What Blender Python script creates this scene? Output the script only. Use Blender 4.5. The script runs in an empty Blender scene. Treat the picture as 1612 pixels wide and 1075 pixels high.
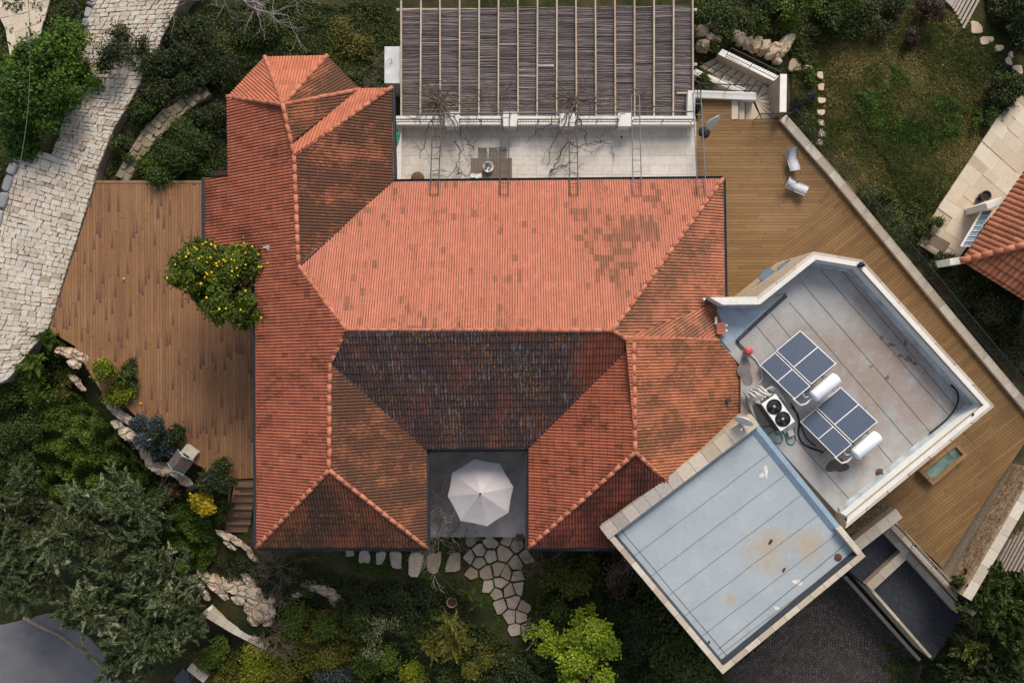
import bpy, bmesh, math, random
import numpy as np
from mathutils import Vector, Matrix, noise as mnoise
SC = bpy.context.scene
R = math.radians

# ---------------------------------------------------------------- camera
CAMH = 36.0; FPX = 1188.0
cam_d = bpy.data.cameras.new("camera"); cam = bpy.data.objects.new("camera", cam_d)
SC.collection.objects.link(cam); SC.camera = cam
cam.location = (0, 0, CAMH); cam.rotation_euler = (0, 0, 0)
cam_d.sensor_width = 36.0; cam_d.lens = 36.0 * FPX / 1612.0
cam_d.clip_start = 0.5; cam_d.clip_end = 2000.0
# ---------------------------------------------------------------- light
SUN_AZ, SUN_EL = R(14), R(36)          # azimuth clockwise from +Y, elevation
W = bpy.data.worlds.new("World"); SC.world = W; W.use_nodes = True
wn = W.node_tree; bg = wn.nodes["Background"]
sky = wn.nodes.new("ShaderNodeTexSky"); sky.sky_type = 'NISHITA'; sky.sun_disc = False
sky.sun_elevation = SUN_EL; sky.sun_rotation = SUN_AZ; sky.dust_density = 3.0; sky.air_density = 1.2
hs = wn.nodes.new('ShaderNodeHueSaturation'); hs.inputs['Saturation'].default_value = 0.55   # thin overcast
wn.links.new(sky.outputs[0], hs.inputs['Color']); wn.links.new(hs.outputs[0], bg.inputs[0]); bg.inputs[1].default_value = 0.098
sd = bpy.data.lights.new("sun", 'SUN'); sun = bpy.data.objects.new("sun", sd); SC.collection.objects.link(sun)
sd.energy = 2.1; sd.angle = R(24); sd.color = (1.0, 0.92, 0.81)
tosun = Vector((math.sin(SUN_AZ)*math.cos(SUN_EL), math.cos(SUN_AZ)*math.cos(SUN_EL), math.sin(SUN_EL)))
sun.rotation_euler = (-tosun).to_track_quat('-Z', 'Y').to_euler(); sun.location = tosun*60
SC.view_settings.view_transform = 'Standard'; SC.view_settings.look = 'None'
SC.view_settings.exposure = 0.7; SC.view_settings.gamma = 1.0
SC.render.engine = 'CYCLES'
SC.cycles.max_bounces = 5; SC.cycles.diffuse_bounces = 2; SC.cycles.glossy_bounces = 2; SC.cycles.transmission_bounces = 3

# ---------------------------------------------------------------- helpers: places
def P(px, py, z=0.0):
    s = (CAMH - z)/FPX
    return Vector(((px-806)*s, (537.5-py)*s, z))
CTRL = [(250,150,-.5),(330,240,-.45),(330,80,-.8),(400,50,-1.2),(200,260,-.5),(40,150,-3),(0,60,-3),(-100,300,-3),(60,30,-2.9),(110,40,-2.9),
 (600,20,-2.6),(850,-20,-2.7),(850,100,-2.7),(600,100,-2.3),(1050,60,-2.7),(1180,50,-2.4),(1300,120,-2.4),(1450,150,-2.5),(1350,280,-2.5),(1560,80,-2.4),
 (1500,400,-2.6),(1600,550,-2.8),(1540,250,-2.6),(1440,360,-2.6),(1280,220,-2.5),(700,400,-1),(500,500,-1),(850,250,-1.2),(1200,300,-1.6),(1450,600,-2.2),(420,300,-.9),(420,700,-1),(560,800,-.9),
 (200,400,-.6),(330,600,-.8),(200,560,-.8),(260,620,-.8),(120,480,-.6),(150,120,-.6),(60,420,-.6),(100,650,-1.6),(60,800,-2.6),(200,800,-2.4),(200,900,-3.2),
 (0,1000,-4.1),(60,1010,-4.1),(120,1030,-4.1),(150,1060,-4.1),(60,1070,-4.1),(0,1075,-4.1),(-80,1040,-4.1),(190,1075,-4.1),(300,760,-1.3),(300,1000,-3.2),
 (450,890,-.6),(600,890,-.35),(680,890,-.3),(760,890,-.28),(820,930,-.4),(820,985,-.6),(650,960,-1.2),(500,980,-1.8),(400,950,-1.4),(600,1060,-2.4),(900,920,-.8),(950,1050,-2.4),(450,1060,-3),
 (750,780,-.35),(700,760,-.35),(800,820,-.35),(1290,1000,-2.75),(1400,1040,-2.75),(1200,1050,-2.75),(1330,930,-2.75),(1100,1000,-2.2),(1560,980,-2.6),(1150,800,-2.4),(1600,880,-2.6),(1450,960,-2.9),(1400,880,-2.9),
 (-400,500,-3),(2000,500,-3),(800,-500,-3),(800,1600,-3.5),(-300,-300,-3),(2000,-300,-3),(-300,1500,-4),(2000,1500,-3.2)]
_c = np.array([tuple(P(*c)) for c in CTRL])
def gh(x, y):
    d2 = (_c[:,0]-x)**2 + (_c[:,1]-y)**2 + 0.3
    w = d2**-1.7
    return float((w*_c[:,2]).sum()/w.sum())
def G(px, py, dz=0.0):
    z = -1.5
    for _ in range(6):
        p = P(px, py, z); z = gh(p.x, p.y)
    p = P(px, py, z); p.z = z + dz
    return p
def PXL(l, z): return [P(a, b, z) for a, b in l]

# ---------------------------------------------------------------- helpers: mesh
WL = {}
class MB:
    def __init__(s): s.v=[]; s.f=[]; s.t=[]; s.sm=[]
    def add(s, vs, fs, tint=0.5, smooth=False):
        o=len(s.v); s.v += [tuple(v) for v in vs]
        for f in fs: s.f.append([i+o for i in f]); s.t.append(tint); s.sm.append(smooth)
    def box(s, c, h, rz=0, tint=.5, M=None):
        c=Vector(c); vs=[]
        Rm = M if M is not None else Matrix.Rotation(rz,3,'Z')
        for z in (-1,1):
            for x,y in ((-1,-1),(1,-1),(1,1),(-1,1)): vs.append(c+Rm@Vector((x*h[0],y*h[1],z*h[2])))
        s.add(vs,[(3,2,1,0),(4,5,6,7),(0,1,5,4),(1,2,6,5),(2,3,7,6),(3,0,4,7)],tint)
    def prism(s, pts, z0, z1, tint=.5, bevel=0, bottom=True):
        n=len(pts); ps=[Vector((p[0],p[1])) for p in pts]
        a=sum(ps[i].x*ps[(i+1)%n].y-ps[(i+1)%n].x*ps[i].y for i in range(n))
        if a<0: ps=ps[::-1]
        vs=[(p.x,p.y,z0) for p in ps]
        c=sum(ps,Vector((0,0)))/n
        if bevel:
            vs+=[(p.x,p.y,z1-bevel) for p in ps]
            vs+=[tuple(p+(c-p).normalized()*bevel*1.3)+(z1,) for p in ps]
            L=3
        else: vs+=[(p.x,p.y,z1) for p in ps]; L=2
        fs=[tuple(range((L-1)*n,L*n))]
        if bottom: fs.append(tuple(range(n-1,-1,-1)))
        for l in range(L-1):
            for i in range(n): j=(i+1)%n; fs.append((l*n+i,l*n+j,(l+1)*n+j,(l+1)*n+i))
        s.add(vs,fs,tint)
    def prism3(s, pts, th, tint=.5):
        pts=[Vector(p) for p in pts]; n=len(pts); s.add(list(pts)+[p-Vector((0,0,th)) for p in pts],
            [tuple(range(n)),tuple(range(2*n-1,n-1,-1))]+[(i,i+n,(i+1)%n+n,(i+1)%n) for i in range(n)],tint)
    def tube(s, pts, r, n=6, tint=.5, smooth=True, flat=1.0):
        pts=[Vector(p) for p in pts]; k=len(pts)
        if not hasattr(r,'__len__'): r=[r]*k
        vs=[]; ref=None
        for i,p in enumerate(pts):
            d=(pts[min(i+1,k-1)]-pts[max(i-1,0)])
            if d.length<1e-9: d=Vector((0,0,1))
            d.normalize()
            if ref is None: ref=Vector((0,0,1)) if abs(d.z)<.9 else Vector((1,0,0))
            a=d.cross(ref)
            if a.length<1e-6: a=d.cross(Vector((.3,.9,.1)))
            a.normalize(); b=a.cross(d)
            ref=b if True else ref
            for j in range(n):
                t=2*math.pi*j/n; vs.append(p+a*math.cos(t)*r[i]+b*math.sin(t)*r[i]*flat)
        fs=[]
        for i in range(k-1):
            for j in range(n): fs.append((i*n+j,i*n+(j+1)%n,(i+1)*n+(j+1)%n,(i+1)*n+j))
        s.add(vs,fs,tint,smooth)
        s.add(vs[:n],[tuple(range(n-1,-1,-1))],tint); s.add(vs[-n:],[tuple(range(n))],tint)
    def lathe(s, prof, n=24, c=(0,0,0), tint=.5, smooth=True, M=None):
        c=Vector(c); vs=[]
        for r,z in prof:
            for j in range(n):
                v=Vector((r*math.cos(2*math.pi*j/n),r*math.sin(2*math.pi*j/n),z))
                if M is not None: v=M@v
                vs.append(c+v)
        fs=[]
        for i in range(len(prof)-1):
            for j in range(n): fs.append((i*n+j,i*n+(j+1)%n,(i+1)*n+(j+1)%n,(i+1)*n+j))
        s.add(vs,fs,tint,smooth)
    def build(s, name, m, parent=None, origin=None, bevel=0):
        me=bpy.data.meshes.new(name)
        off=WL.get(parent.name,Vector()) if parent else (Vector(origin) if origin is not None else Vector())
        me.from_pydata([(v[0]-off.x,v[1]-off.y,v[2]-off.z) for v in s.v],[],s.f)
        a=me.attributes.new('tint','FLOAT','FACE'); a.data.foreach_set('value',np.array(s.t,dtype=np.float32))
        me.polygons.foreach_set('use_smooth',np.array(s.sm,dtype=bool)); me.update()
        o=link(name,me,m,parent,off)
        if bevel:
            b=o.modifiers.new('bevel','BEVEL'); b.width=bevel; b.segments=2; b.limit_method='ANGLE'; b.angle_limit=R(40)
        return o
def link(name, me, m, parent, off):
    o=bpy.data.objects.new(name,me); SC.collection.objects.link(o)
    if m is not None: me.materials.append(m)
    if parent: o.parent=parent; WL[o.name]=WL[parent.name].copy()
    else: o.location=off; WL[o.name]=Vector(off)
    return o
def tag(o, label=None, cat=None, group=None, kind=None):
    if label: o['label']=label
    if cat: o['category']=cat
    if group: o['group']=group
    if kind: o['kind']=kind
    return o
def thing(name, loc, label, cat, group=None):
    o=bpy.data.objects.new(name,None); SC.collection.objects.link(o); o.location=loc; WL[o.name]=Vector(loc)
    o.empty_display_size=.3
    return tag(o,label,cat,group)
def single(mb, name, m, label, cat, group=None, bevel=0):
    xs=np.array(mb.v); org=((xs[:,0].min()+xs[:,0].max())/2,(xs[:,1].min()+xs[:,1].max())/2,xs[:,2].min())
    return tag(mb.build(name,m,None,org,bevel),label,cat,group)
def struct(mb, name, m): return tag(mb.build(name,m),kind='structure')
def copy_tree(o, parent=None):
    c=o.copy(); SC.collection.objects.link(c); c.parent=parent
    for ch in [x for x in SC.objects if x.parent==o]: copy_tree(ch,c)
    return c
def inset(pts, d):
    n=len(pts); ps=[Vector((p[0],p[1])) for p in pts]
    a=sum(ps[i].x*ps[(i+1)%n].y-ps[(i+1)%n].x*ps[i].y for i in range(n)); sg=1 if a>0 else -1
    out=[]
    for i in range(n):
        e0=(ps[i]-ps[i-1]).normalized(); e1=(ps[(i+1)%n]-ps[i]).normalized()
        n0=Vector((-e0.y,e0.x))*sg; n1=Vector((-e1.y,e1.x))*sg
        b=n0+n1; k=b.dot(n0)
        out.append(ps[i]+b*(d/max(k,.3)))
    return out

# ---------------------------------------------------------------- helpers: materials
class NT:
    def __init__(s, name, rough=.75, spec=.3):
        s.m=bpy.data.materials.new(name); s.m.use_nodes=True; s.t=s.m.node_tree
        s.b=s.t.nodes['Principled BSDF']; s.b.inputs['Roughness'].default_value=rough
        s.b.inputs['Specular IOR Level'].default_value=spec
    def n(s,t,**k):
        x=s.t.nodes.new('ShaderNode'+t)
        for a,v in k.items(): setattr(x,a,v)
        return x
    def put(s,sock,v):
        if isinstance(v,bpy.types.NodeSocket): s.t.links.new(v,sock)
        elif isinstance(v,(tuple,list)) and len(v)==3 and sock.type=='RGBA': sock.default_value=(*v,1)
        else: sock.default_value=v
    def ma(s,op,a,b=0.0,c=None,clamp=False):
        x=s.n('Math',operation=op,use_clamp=clamp); s.put(x.inputs[0],a); s.put(x.inputs[1],b)
        if c is not None: s.put(x.inputs[2],c)
        return x.outputs[0]
    def sep(s,v):
        x=s.n('SeparateXYZ'); s.put(x.inputs[0],v); return x.outputs
    def comb(s,a,b,c=0.0):
        x=s.n('CombineXYZ'); s.put(x.inputs[0],a); s.put(x.inputs[1],b); s.put(x.inputs[2],c); return x.outputs[0]
    def obj(s): return s.n('TexCoord').outputs['Object']
    def geo(s): return s.n('NewGeometry').outputs['Position']
    def uv(s): return s.n('TexCoord').outputs['UV']
    def mapn(s,v,scale=(1,1,1),rot=(0,0,0),loc=(0,0,0)):
        x=s.n('Mapping'); s.put(x.inputs[0],v); x.inputs['Scale'].default_value=scale; x.inputs['Rotation'].default_value=rot; x.inputs['Location'].default_value=loc
        return x.outputs[0]
    def noise(s,v,scale=1,detail=3,rough=.55,dist=0):
        x=s.n('TexNoise'); s.put(x.inputs['Vector'],v); x.inputs['Scale'].default_value=scale; x.inputs['Detail'].default_value=detail
        x.inputs['Roughness'].default_value=rough; x.inputs['Distortion'].default_value=dist; return x.outputs[0]
    def white(s,v):
        x=s.n('TexWhiteNoise',noise_dimensions='3D'); s.put(x.inputs['Vector'],v); return x.outputs[0]
    def ramp(s,f,stops,interp='LINEAR'):
        x=s.n('ValToRGB'); x.color_ramp.interpolation=interp; s.put(x.inputs[0],f); e=x.color_ramp.elements
        while len(e)<len(stops): e.new(.5)
        for i,(p,c) in enumerate(stops):
            e[i].position=p; e[i].color=(*c,1) if len(c)==3 else c
        return x.outputs[0]
    def step(s,f,a,b):
        x=s.n('MapRange'); s.put(x.inputs[0],f); x.inputs[1].default_value=a; x.inputs[2].default_value=b; return x.outputs[0]
    def mix(s,f,a,b,blend='MIX'):
        x=s.n('Mix',data_type='RGBA',blend_type=blend); s.put(x.inputs[0],f); s.put(x.inputs[6],a); s.put(x.inputs[7],b); return x.outputs[2]
    def tint(s):
        x=s.n('Attribute'); x.attribute_name='tint'; return x.outputs['Fac']
    def col(s,c): s.put(s.b.inputs['Base Color'],c); return s
    def bump(s,h,dist=.02,strength=1.0):
        x=s.n('Bump'); s.put(x.inputs['Height'],h); x.inputs['Distance'].default_value=dist; x.inputs['Strength'].default_value=strength
        s.t.links.new(x.outputs[0],s.b.inputs['Normal']); return s

def simple(name, c, rough=.6, var=.18, scale=6, metal=0, spec=.3, bump=0):
    t=NT(name,rough,spec); p=t.geo(); f=t.noise(p,scale,4,.6)
    t.col(t.ramp(f,[(.3,tuple(x*(1-var) for x in c)),(.7,tuple(min(1,x*(1+var)) for x in c))])); t.b.inputs['Metallic'].default_value=metal
    if bump: t.bump(f,bump)
    return t.m
def leafmat(name, a, b, c=None, rough=.55, spec=.25):
    t=NT(name,rough,spec); f=t.tint()
    st=[(0,a),(.75 if c else 1,b)]+([(1,c)] if c else [])
    col=t.ramp(f,st); t.col(col)
    tr=t.n('BsdfTranslucent'); t.put(tr.inputs[0],col); mx=t.n('MixShader'); mx.inputs[0].default_value=.22
    t.t.links.new(t.b.outputs[0],mx.inputs[1]); t.t.links.new(tr.outputs[0],mx.inputs[2])
    t.t.links.new(mx.outputs[0],t.t.nodes['Material Output'].inputs[0]); return t.m
def tilemat(name, base, dark, worn=.5, patch=0.0, patchc=(.12,.06,.035), lich=0, ochre=0, tw=.2, th=.33, var=.25, worn_shade_c=(.05,.03,.025), groove=.85, spots=(), clean=(), rp=.13):
    t=NT(name,.85,.2); u=t.uv(); x,y,_=t.sep(u)
    iu=t.ma('FLOOR',t.ma('DIVIDE',x,tw)); iv=t.ma('FLOOR',t.ma('DIVIDE',y,th)); idv=t.comb(iu,iv)
    r=t.white(idv)
    c=t.ramp(r,[(0,tuple(k*(1-var) for k in base)),(.6,base),(1,tuple(k*(1+var*.6) for k in base))])
    c=t.mix(t.ma('MULTIPLY',t.noise(u,.35,3),.5),c,dark)
    if patch:
        pm=t.noise(t.mapn(idv,(.085,.11,1)),1,3,.65)
        pm=t.ma('ADD',pm,t.ma('MULTIPLY',t.ma('SUBTRACT',r,.5),.22))
        for (sx,sy,sr,sk) in spots:   # clusters of old brown tiles
            v=t.n('VectorMath',operation='DISTANCE'); t.put(v.inputs[0],t.mapn(t.geo(),(1,1,0))); v.inputs[1].default_value=(sx,sy,0)
            pm=t.ma('ADD',pm,t.ma('MULTIPLY',t.ma('SUBTRACT',1.0,t.ma('DIVIDE',v.outputs['Value'],sr),clamp=True),sk))
        c=t.mix(t.ma('MULTIPLY',t.step(pm,.66-patch*.25,.76-patch*.25),.7),c,patchc)
        odd=t.ma('GREATER_THAN',t.white(t.comb(iv,iu,3.3)),.972)
        c=t.mix(t.ma('MULTIPLY',odd,.55),c,patchc)
    if worn:
        w=t.noise(t.mapn(u,(1.2,.8,1)),.55,5,.7); w2=t.noise(t.mapn(u,(14,5,1)),1,3,.7)
        c=t.mix(t.ma('MULTIPLY',t.step(t.ma('ADD',w,t.ma('MULTIPLY',w2,.5)),1.05-worn*.6,1.2-worn*.6),.85),c,worn_shade_c)
    st=t.noise(t.mapn(u,(2.6,.22,1)),1,4,.65); c=t.mix(t.ma('MULTIPLY',t.step(st,.52,.72),.30),c,worn_shade_c)   # dirt washed down the slope
    if lich:
        l=t.noise(t.mapn(u,(10,1.7,1)),1,4,.72); l2=t.noise(u,.5,3)
        c=t.mix(t.ma('MULTIPLY',t.step(t.ma('ADD',l,t.ma('MULTIPLY',l2,.35)),.93-lich*.2,.99-lich*.2),.8),c,(.17,.185,.205))
    if ochre:
        l=t.noise(t.mapn(u,(9,4,1)),1.3,3,.75); l2=t.noise(t.mapn(u,(1,1,1),loc=(5,9,0)),.6,3)
        c=t.mix(t.ma('MULTIPLY',t.step(t.ma('ADD',l,t.ma('MULTIPLY',l2,.4)),.95-ochre*.2,1.0-ochre*.2),.75),c,(.30,.15,.03))
    for (sx,sy,sr,cc) in clean:   # area where the crust has not grown
        v=t.n('VectorMath',operation='DISTANCE'); t.put(v.inputs[0],t.mapn(t.geo(),(1,1,0))); v.inputs[1].default_value=(sx,sy,0)
        k=t.ma('ADD',t.ma('SUBTRACT',1.0,t.ma('DIVIDE',v.outputs['Value'],sr)),t.ma('MULTIPLY',t.ma('SUBTRACT',t.noise(u,.9,4),.5),1.2))
        c=t.mix(t.ma('MULTIPLY',t.step(k,.2,.6),.85),c,t.mix(r,tuple(q*.75 for q in cc),cc))
    if groove:   # channels between the rolls painted darker: shade plus settled dirt and moss
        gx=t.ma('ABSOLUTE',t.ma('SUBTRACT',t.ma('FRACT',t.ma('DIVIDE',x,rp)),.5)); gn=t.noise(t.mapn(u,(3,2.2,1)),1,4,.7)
        c=t.mix(t.ma('MULTIPLY',t.ma('MULTIPLY',t.step(gx,.24,.46),t.ma('MULTIPLY',t.step(gn,.28,.60),t.ma('ADD',.45,t.ma('MULTIPLY',r,.75)))),groove,clamp=True),c,tuple(k*.8 for k in worn_shade_c))
    t.col(c); return t.m
def plankmat(name, ang, w, L, cols, gapc, streak=0.0, streakc=(.1,.05,.05), rough=.7, gapw=.07):
    t=NT(name,rough,.25); p=t.mapn(t.geo(),rot=(0,0,ang)); x,y,_=t.sep(p)
    fx=t.ma('DIVIDE',x,w); ix=t.ma('FLOOR',fx); fr=t.ma('FRACT',fx)
    off=t.ma('MULTIPLY',t.white(t.comb(ix,1.7,2.2)),L); fy=t.ma('DIVIDE',t.ma('ADD',y,off),L); iy=t.ma('FLOOR',fy); ty=t.ma('FRACT',fy)
    r=t.white(t.comb(ix,iy,.5)); c=t.ramp(r,[(i/(len(cols)-1),k) for i,k in enumerate(cols)])
    g=t.noise(t.comb(t.ma('MULTIPLY',x,30),t.ma('ADD',t.ma('MULTIPLY',y,1.6),t.ma('MULTIPLY',r,40))),1,4,.6)
    c=t.mix(.5,c,t.ramp(g,[(.3,tuple(k*.6 for k in cols[0])),(.7,tuple(min(1,k*1.25) for k in cols[-1]))]))
    big=t.noise(t.geo(),.25,4,.6); c=t.mix(t.ma('MULTIPLY',t.step(big,.42,.7),.45),c,tuple(k*.62 for k in cols[0]))
    wr=t.noise(t.mapn(t.geo(),loc=(13,4,0)),.33,6,.68); c=t.mix(t.ma('MULTIPLY',t.step(wr,.5,.72),.28),c,(.31,.19,.105))   # silvered, walked-on areas
    fl=t.noise(t.geo(),7,3,.6); c=t.mix(t.ma('MULTIPLY',t.step(fl,.66,.74),.35),c,tuple(k*.4 for k in cols[0]))
    if streak:
        r2=t.white(t.comb(iy,ix,7.7)); on=t.ma('LESS_THAN',r2,streak)
        wd=t.ma('SUBTRACT',1.0,t.ma('ABSOLUTE',t.ma('SUBTRACT',t.ma('MULTIPLY',fr,2),1)))
        s_=t.ma('SUBTRACT',t.ma('ADD',wd,.25),t.ma('ADD',t.ma('DIVIDE',ty,.36),t.ma('MULTIPLY',g,.5)))
        c=t.mix(t.ma('MULTIPLY',t.ma('MULTIPLY',t.step(s_,.0,.45),on),.8),c,streakc)
    gap=t.ma('ADD',t.ma('LESS_THAN',fr,gapw),t.ma('LESS_THAN',ty,.02/L),clamp=True)
    c=t.mix(t.ma('MULTIPLY',gap,.8),c,gapc); t.col(c); t.bump(t.ma('SUBTRACT',1.0,gap),.01); return t.m
def stonemat(name, cols, rough=.85, scale=7, bump=.015, dirt=.35, dirtc=(.12,.1,.08)):
    t=NT(name,rough,.2); f=t.tint(); p=t.geo()
    c=t.ramp(f,[(i/(len(cols)-1),k) for i,k in enumerate(cols)])
    n=t.noise(p,scale,6,.65); c=t.mix(t.ma('MULTIPLY',t.step(n,.46,.72),dirt),c,dirtc)
    n2=t.noise(p,.6,4,.6); c=t.mix(t.ma('MULTIPLY',t.step(n2,.5,.75),dirt*.8),c,dirtc)
    t.col(c); t.bump(n,bump); return t.m
def rockmat(name, cols, crev=(.10,.06,.035), scale=1.7):
    t=NT(name,.9,.15); p=t.geo(); f=t.tint(); w=t.noise(p,1.6,5,.6)
    x=t.n('VectorMath',operation='MULTIPLY_ADD'); cx=t.n('TexNoise'); t.put(cx.inputs['Vector'],p); cx.inputs['Scale'].default_value=2.5; cx.inputs['Detail'].default_value=4
    t.put(x.inputs[0],cx.outputs['Color']); x.inputs[1].default_value=(.55,.55,.55); t.put(x.inputs[2],p)
    vo=t.n('TexVoronoi',feature='DISTANCE_TO_EDGE'); t.put(vo.inputs['Vector'],x.outputs[0]); vo.inputs['Scale'].default_value=scale
    vc=t.n('TexVoronoi',feature='F1'); t.put(vc.inputs['Vector'],x.outputs[0]); vc.inputs['Scale'].default_value=scale
    e=vo.outputs['Distance']; n2=t.noise(p,9,5,.7)
    c=t.ramp(t.ma('ADD',t.ma('MULTIPLY',f,.4),t.ma('MULTIPLY',t.sep(vc.outputs['Color'])[0],.6)),[(i/(len(cols)-1),k) for i,k in enumerate(cols)])
    c=t.mix(t.ma('MULTIPLY',t.step(n2,.5,.75),.4),c,cols[0]); c=t.mix(t.ma('MULTIPLY',t.step(w,.54,.7),.6),c,crev)
    c=t.mix(t.ma('MULTIPLY',t.ma('MULTIPLY',t.step(e,.06,.0),t.step(n2,.35,.6)),.6),c,crev); t.col(c)
    t.bump(t.ma('ADD',t.step(e,0,.15),t.ma('MULTIPLY',n2,.5)),.09); return t.m
def membrane(name, a, b, stain, sm=.5, spots=()):
    t=NT(name,.55,.35); p=t.geo(); n=t.noise(p,.45,5,.6); n2=t.noise(p,5,4,.65); n3=t.noise(t.mapn(p,loc=(7,3,0)),.38,5,.65)
    c=t.ramp(n,[(.35,a),(.65,b)]); c=t.mix(t.ma('MULTIPLY',t.step(n3,.58-sm*.13,.74-sm*.1),.8),c,stain)
    for (sx,sy,sr) in spots:   # ponding stains
        v=t.n('VectorMath',operation='DISTANCE'); t.put(v.inputs[0],t.mapn(p,(1,1,0))); v.inputs[1].default_value=(sx,sy,0)
        k=t.ma('ADD',t.ma('SUBTRACT',1.0,t.ma('DIVIDE',v.outputs['Value'],sr)),t.ma('MULTIPLY',t.ma('SUBTRACT',t.noise(p,1.3,5,.65),.5),1.8)); c=t.mix(t.ma('MULTIPLY',t.step(k,.05,.8),.8),c,stain)
    dn=t.noise(p,2.2,6,.72); c=t.mix(t.ma('MULTIPLY',t.step(dn,.54,.72),.22),c,tuple(k*.55 for k in a))
    c=t.mix(t.ma('MULTIPLY',t.step(n2,.55,.75),.25),c,tuple(min(1,k*1.45) for k in b)); t.col(c); t.bump(n2,.006); return t.m
rng = random.Random(7)
# ================================================================ materials of the setting
t=NT('soil',.95,.1); p_=t.geo(); n1=t.noise(p_,.35,5,.6); n2=t.noise(p_,6,5,.7)
c_=t.ramp(n1,[(.35,(.018,.024,.008)),(.5,(.03,.034,.012)),(.68,(.075,.058,.03))]); c_=t.mix(t.ma('MULTIPLY',t.step(n2,.5,.75),.5),c_,(.10,.08,.05))
t.col(c_); t.bump(n2,.05); M_SOIL=t.m
t=NT('lawn_ground',.95,.1); p_=t.geo(); n1=t.noise(p_,.22,5,.65,.6); n2=t.noise(p_,5,5,.7)
c_=t.ramp(n1,[(.36,(.018,.034,.008)),(.48,(.04,.05,.012)),(.58,(.10,.085,.028)),(.72,(.15,.11,.05))]); c_=t.mix(t.step(n2,.45,.8),c_,(.05,.05,.02)); t.col(c_); t.bump(n2,.06); M_LAWN=t.m
t=NT('asphalt',.8,.3); p_=t.geo(); n1=t.noise(p_,.5,6,.68); n2=t.noise(p_,60,3,.7)
c_=t.ramp(n1,[(.32,(.105,.104,.12)),(.55,(.155,.15,.165)),(.72,(.20,.185,.18))]); c_=t.mix(t.ma('MULTIPLY',n2,.4),c_,(.06,.06,.07)); t.col(c_); t.bump(n2,.01); M_ASPH=t.m
M_STONE=stonemat('driveway_stone',[(.34,.26,.19),(.43,.36,.28),(.51,.45,.38),(.56,.50,.43),(.46,.42,.37),(.53,.46,.37),(.48,.37,.29)],dirt=.5,dirtc=(.25,.2,.145),bump=.03)
M_EDGE=stonemat('edge_stone',[(.12,.13,.15),(.22,.23,.25),(.34,.34,.34)])
M_JOINT=simple('joint_mortar',(.21,.175,.135),.95,.3,9)
M_COPE=stonemat('coping_limestone',[(.38,.31,.24),(.48,.41,.33),(.56,.50,.42)],dirt=.3,dirtc=(.2,.16,.12),bump=.006)
M_WHITE=stonemat('white_render',[(.62,.60,.57),(.70,.68,.65)],scale=3,dirt=.28,dirtc=(.42,.37,.31),bump=.004)
M_WALLST=stonemat('wall_ashlar',[(.36,.28,.20),(.46,.38,.29)],dirt=.4)
M_ROCK=rockmat('limestone_rock',[(.37,.26,.175),(.49,.375,.275),(.59,.49,.39)])
M_BLACK=simple('black_metal',(.012,.013,.016),.45,.2,8,spec=.4)
M_STEEL=simple('grey_steel',(.085,.09,.105),.5,.25,8)
M_RUST=simple('rusty_steel',(.055,.045,.042),.6,.3,8,metal=.2)
M_GUT=simple('gutter_dark',(.03,.035,.045),.45,.2,5,spec=.4)
M_PAINT=simple('white_paint',(.72,.72,.70),.45,.06,5)
M_GREYM=simple('galvanised',(.36,.38,.40),.45,.15,5,metal=.4)
M_DECKL=plankmat('deck_boards_left',0,.145,3.1,[(.185,.09,.042),(.25,.125,.058),(.32,.168,.083),(.225,.112,.05)],(.055,.022,.015),.6,(.085,.036,.034))
M_DECKR=plankmat('deck_boards_right',R(90),.15,4.0,[(.175,.096,.038),(.235,.133,.054),(.30,.178,.08),(.215,.12,.046)],(.06,.03,.01),.0,(.09,.045,.02))
M_DECKD=plankmat('deck_boards_diagonal',R(90-38),.15,4.0,[(.16,.088,.035),(.22,.123,.048),(.28,.163,.07),(.20,.112,.043)],(.06,.03,.01),.0,(.09,.045,.02))
M_WOOD=simple('step_timber',(.21,.125,.068),.7,.3,3)
M_PAVE=stonemat('patio_stone',[(.40,.31,.22),(.50,.41,.31),(.56,.48,.38),(.60,.53,.43)],dirt=.25,dirtc=(.3,.22,.15),bump=.004)
M_PAVE2=stonemat('terrace_stone',[(.50,.45,.40),(.60,.55,.50),(.64,.60,.56)],dirt=.4,dirtc=(.36,.30,.25),bump=.003,scale=4)

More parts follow.
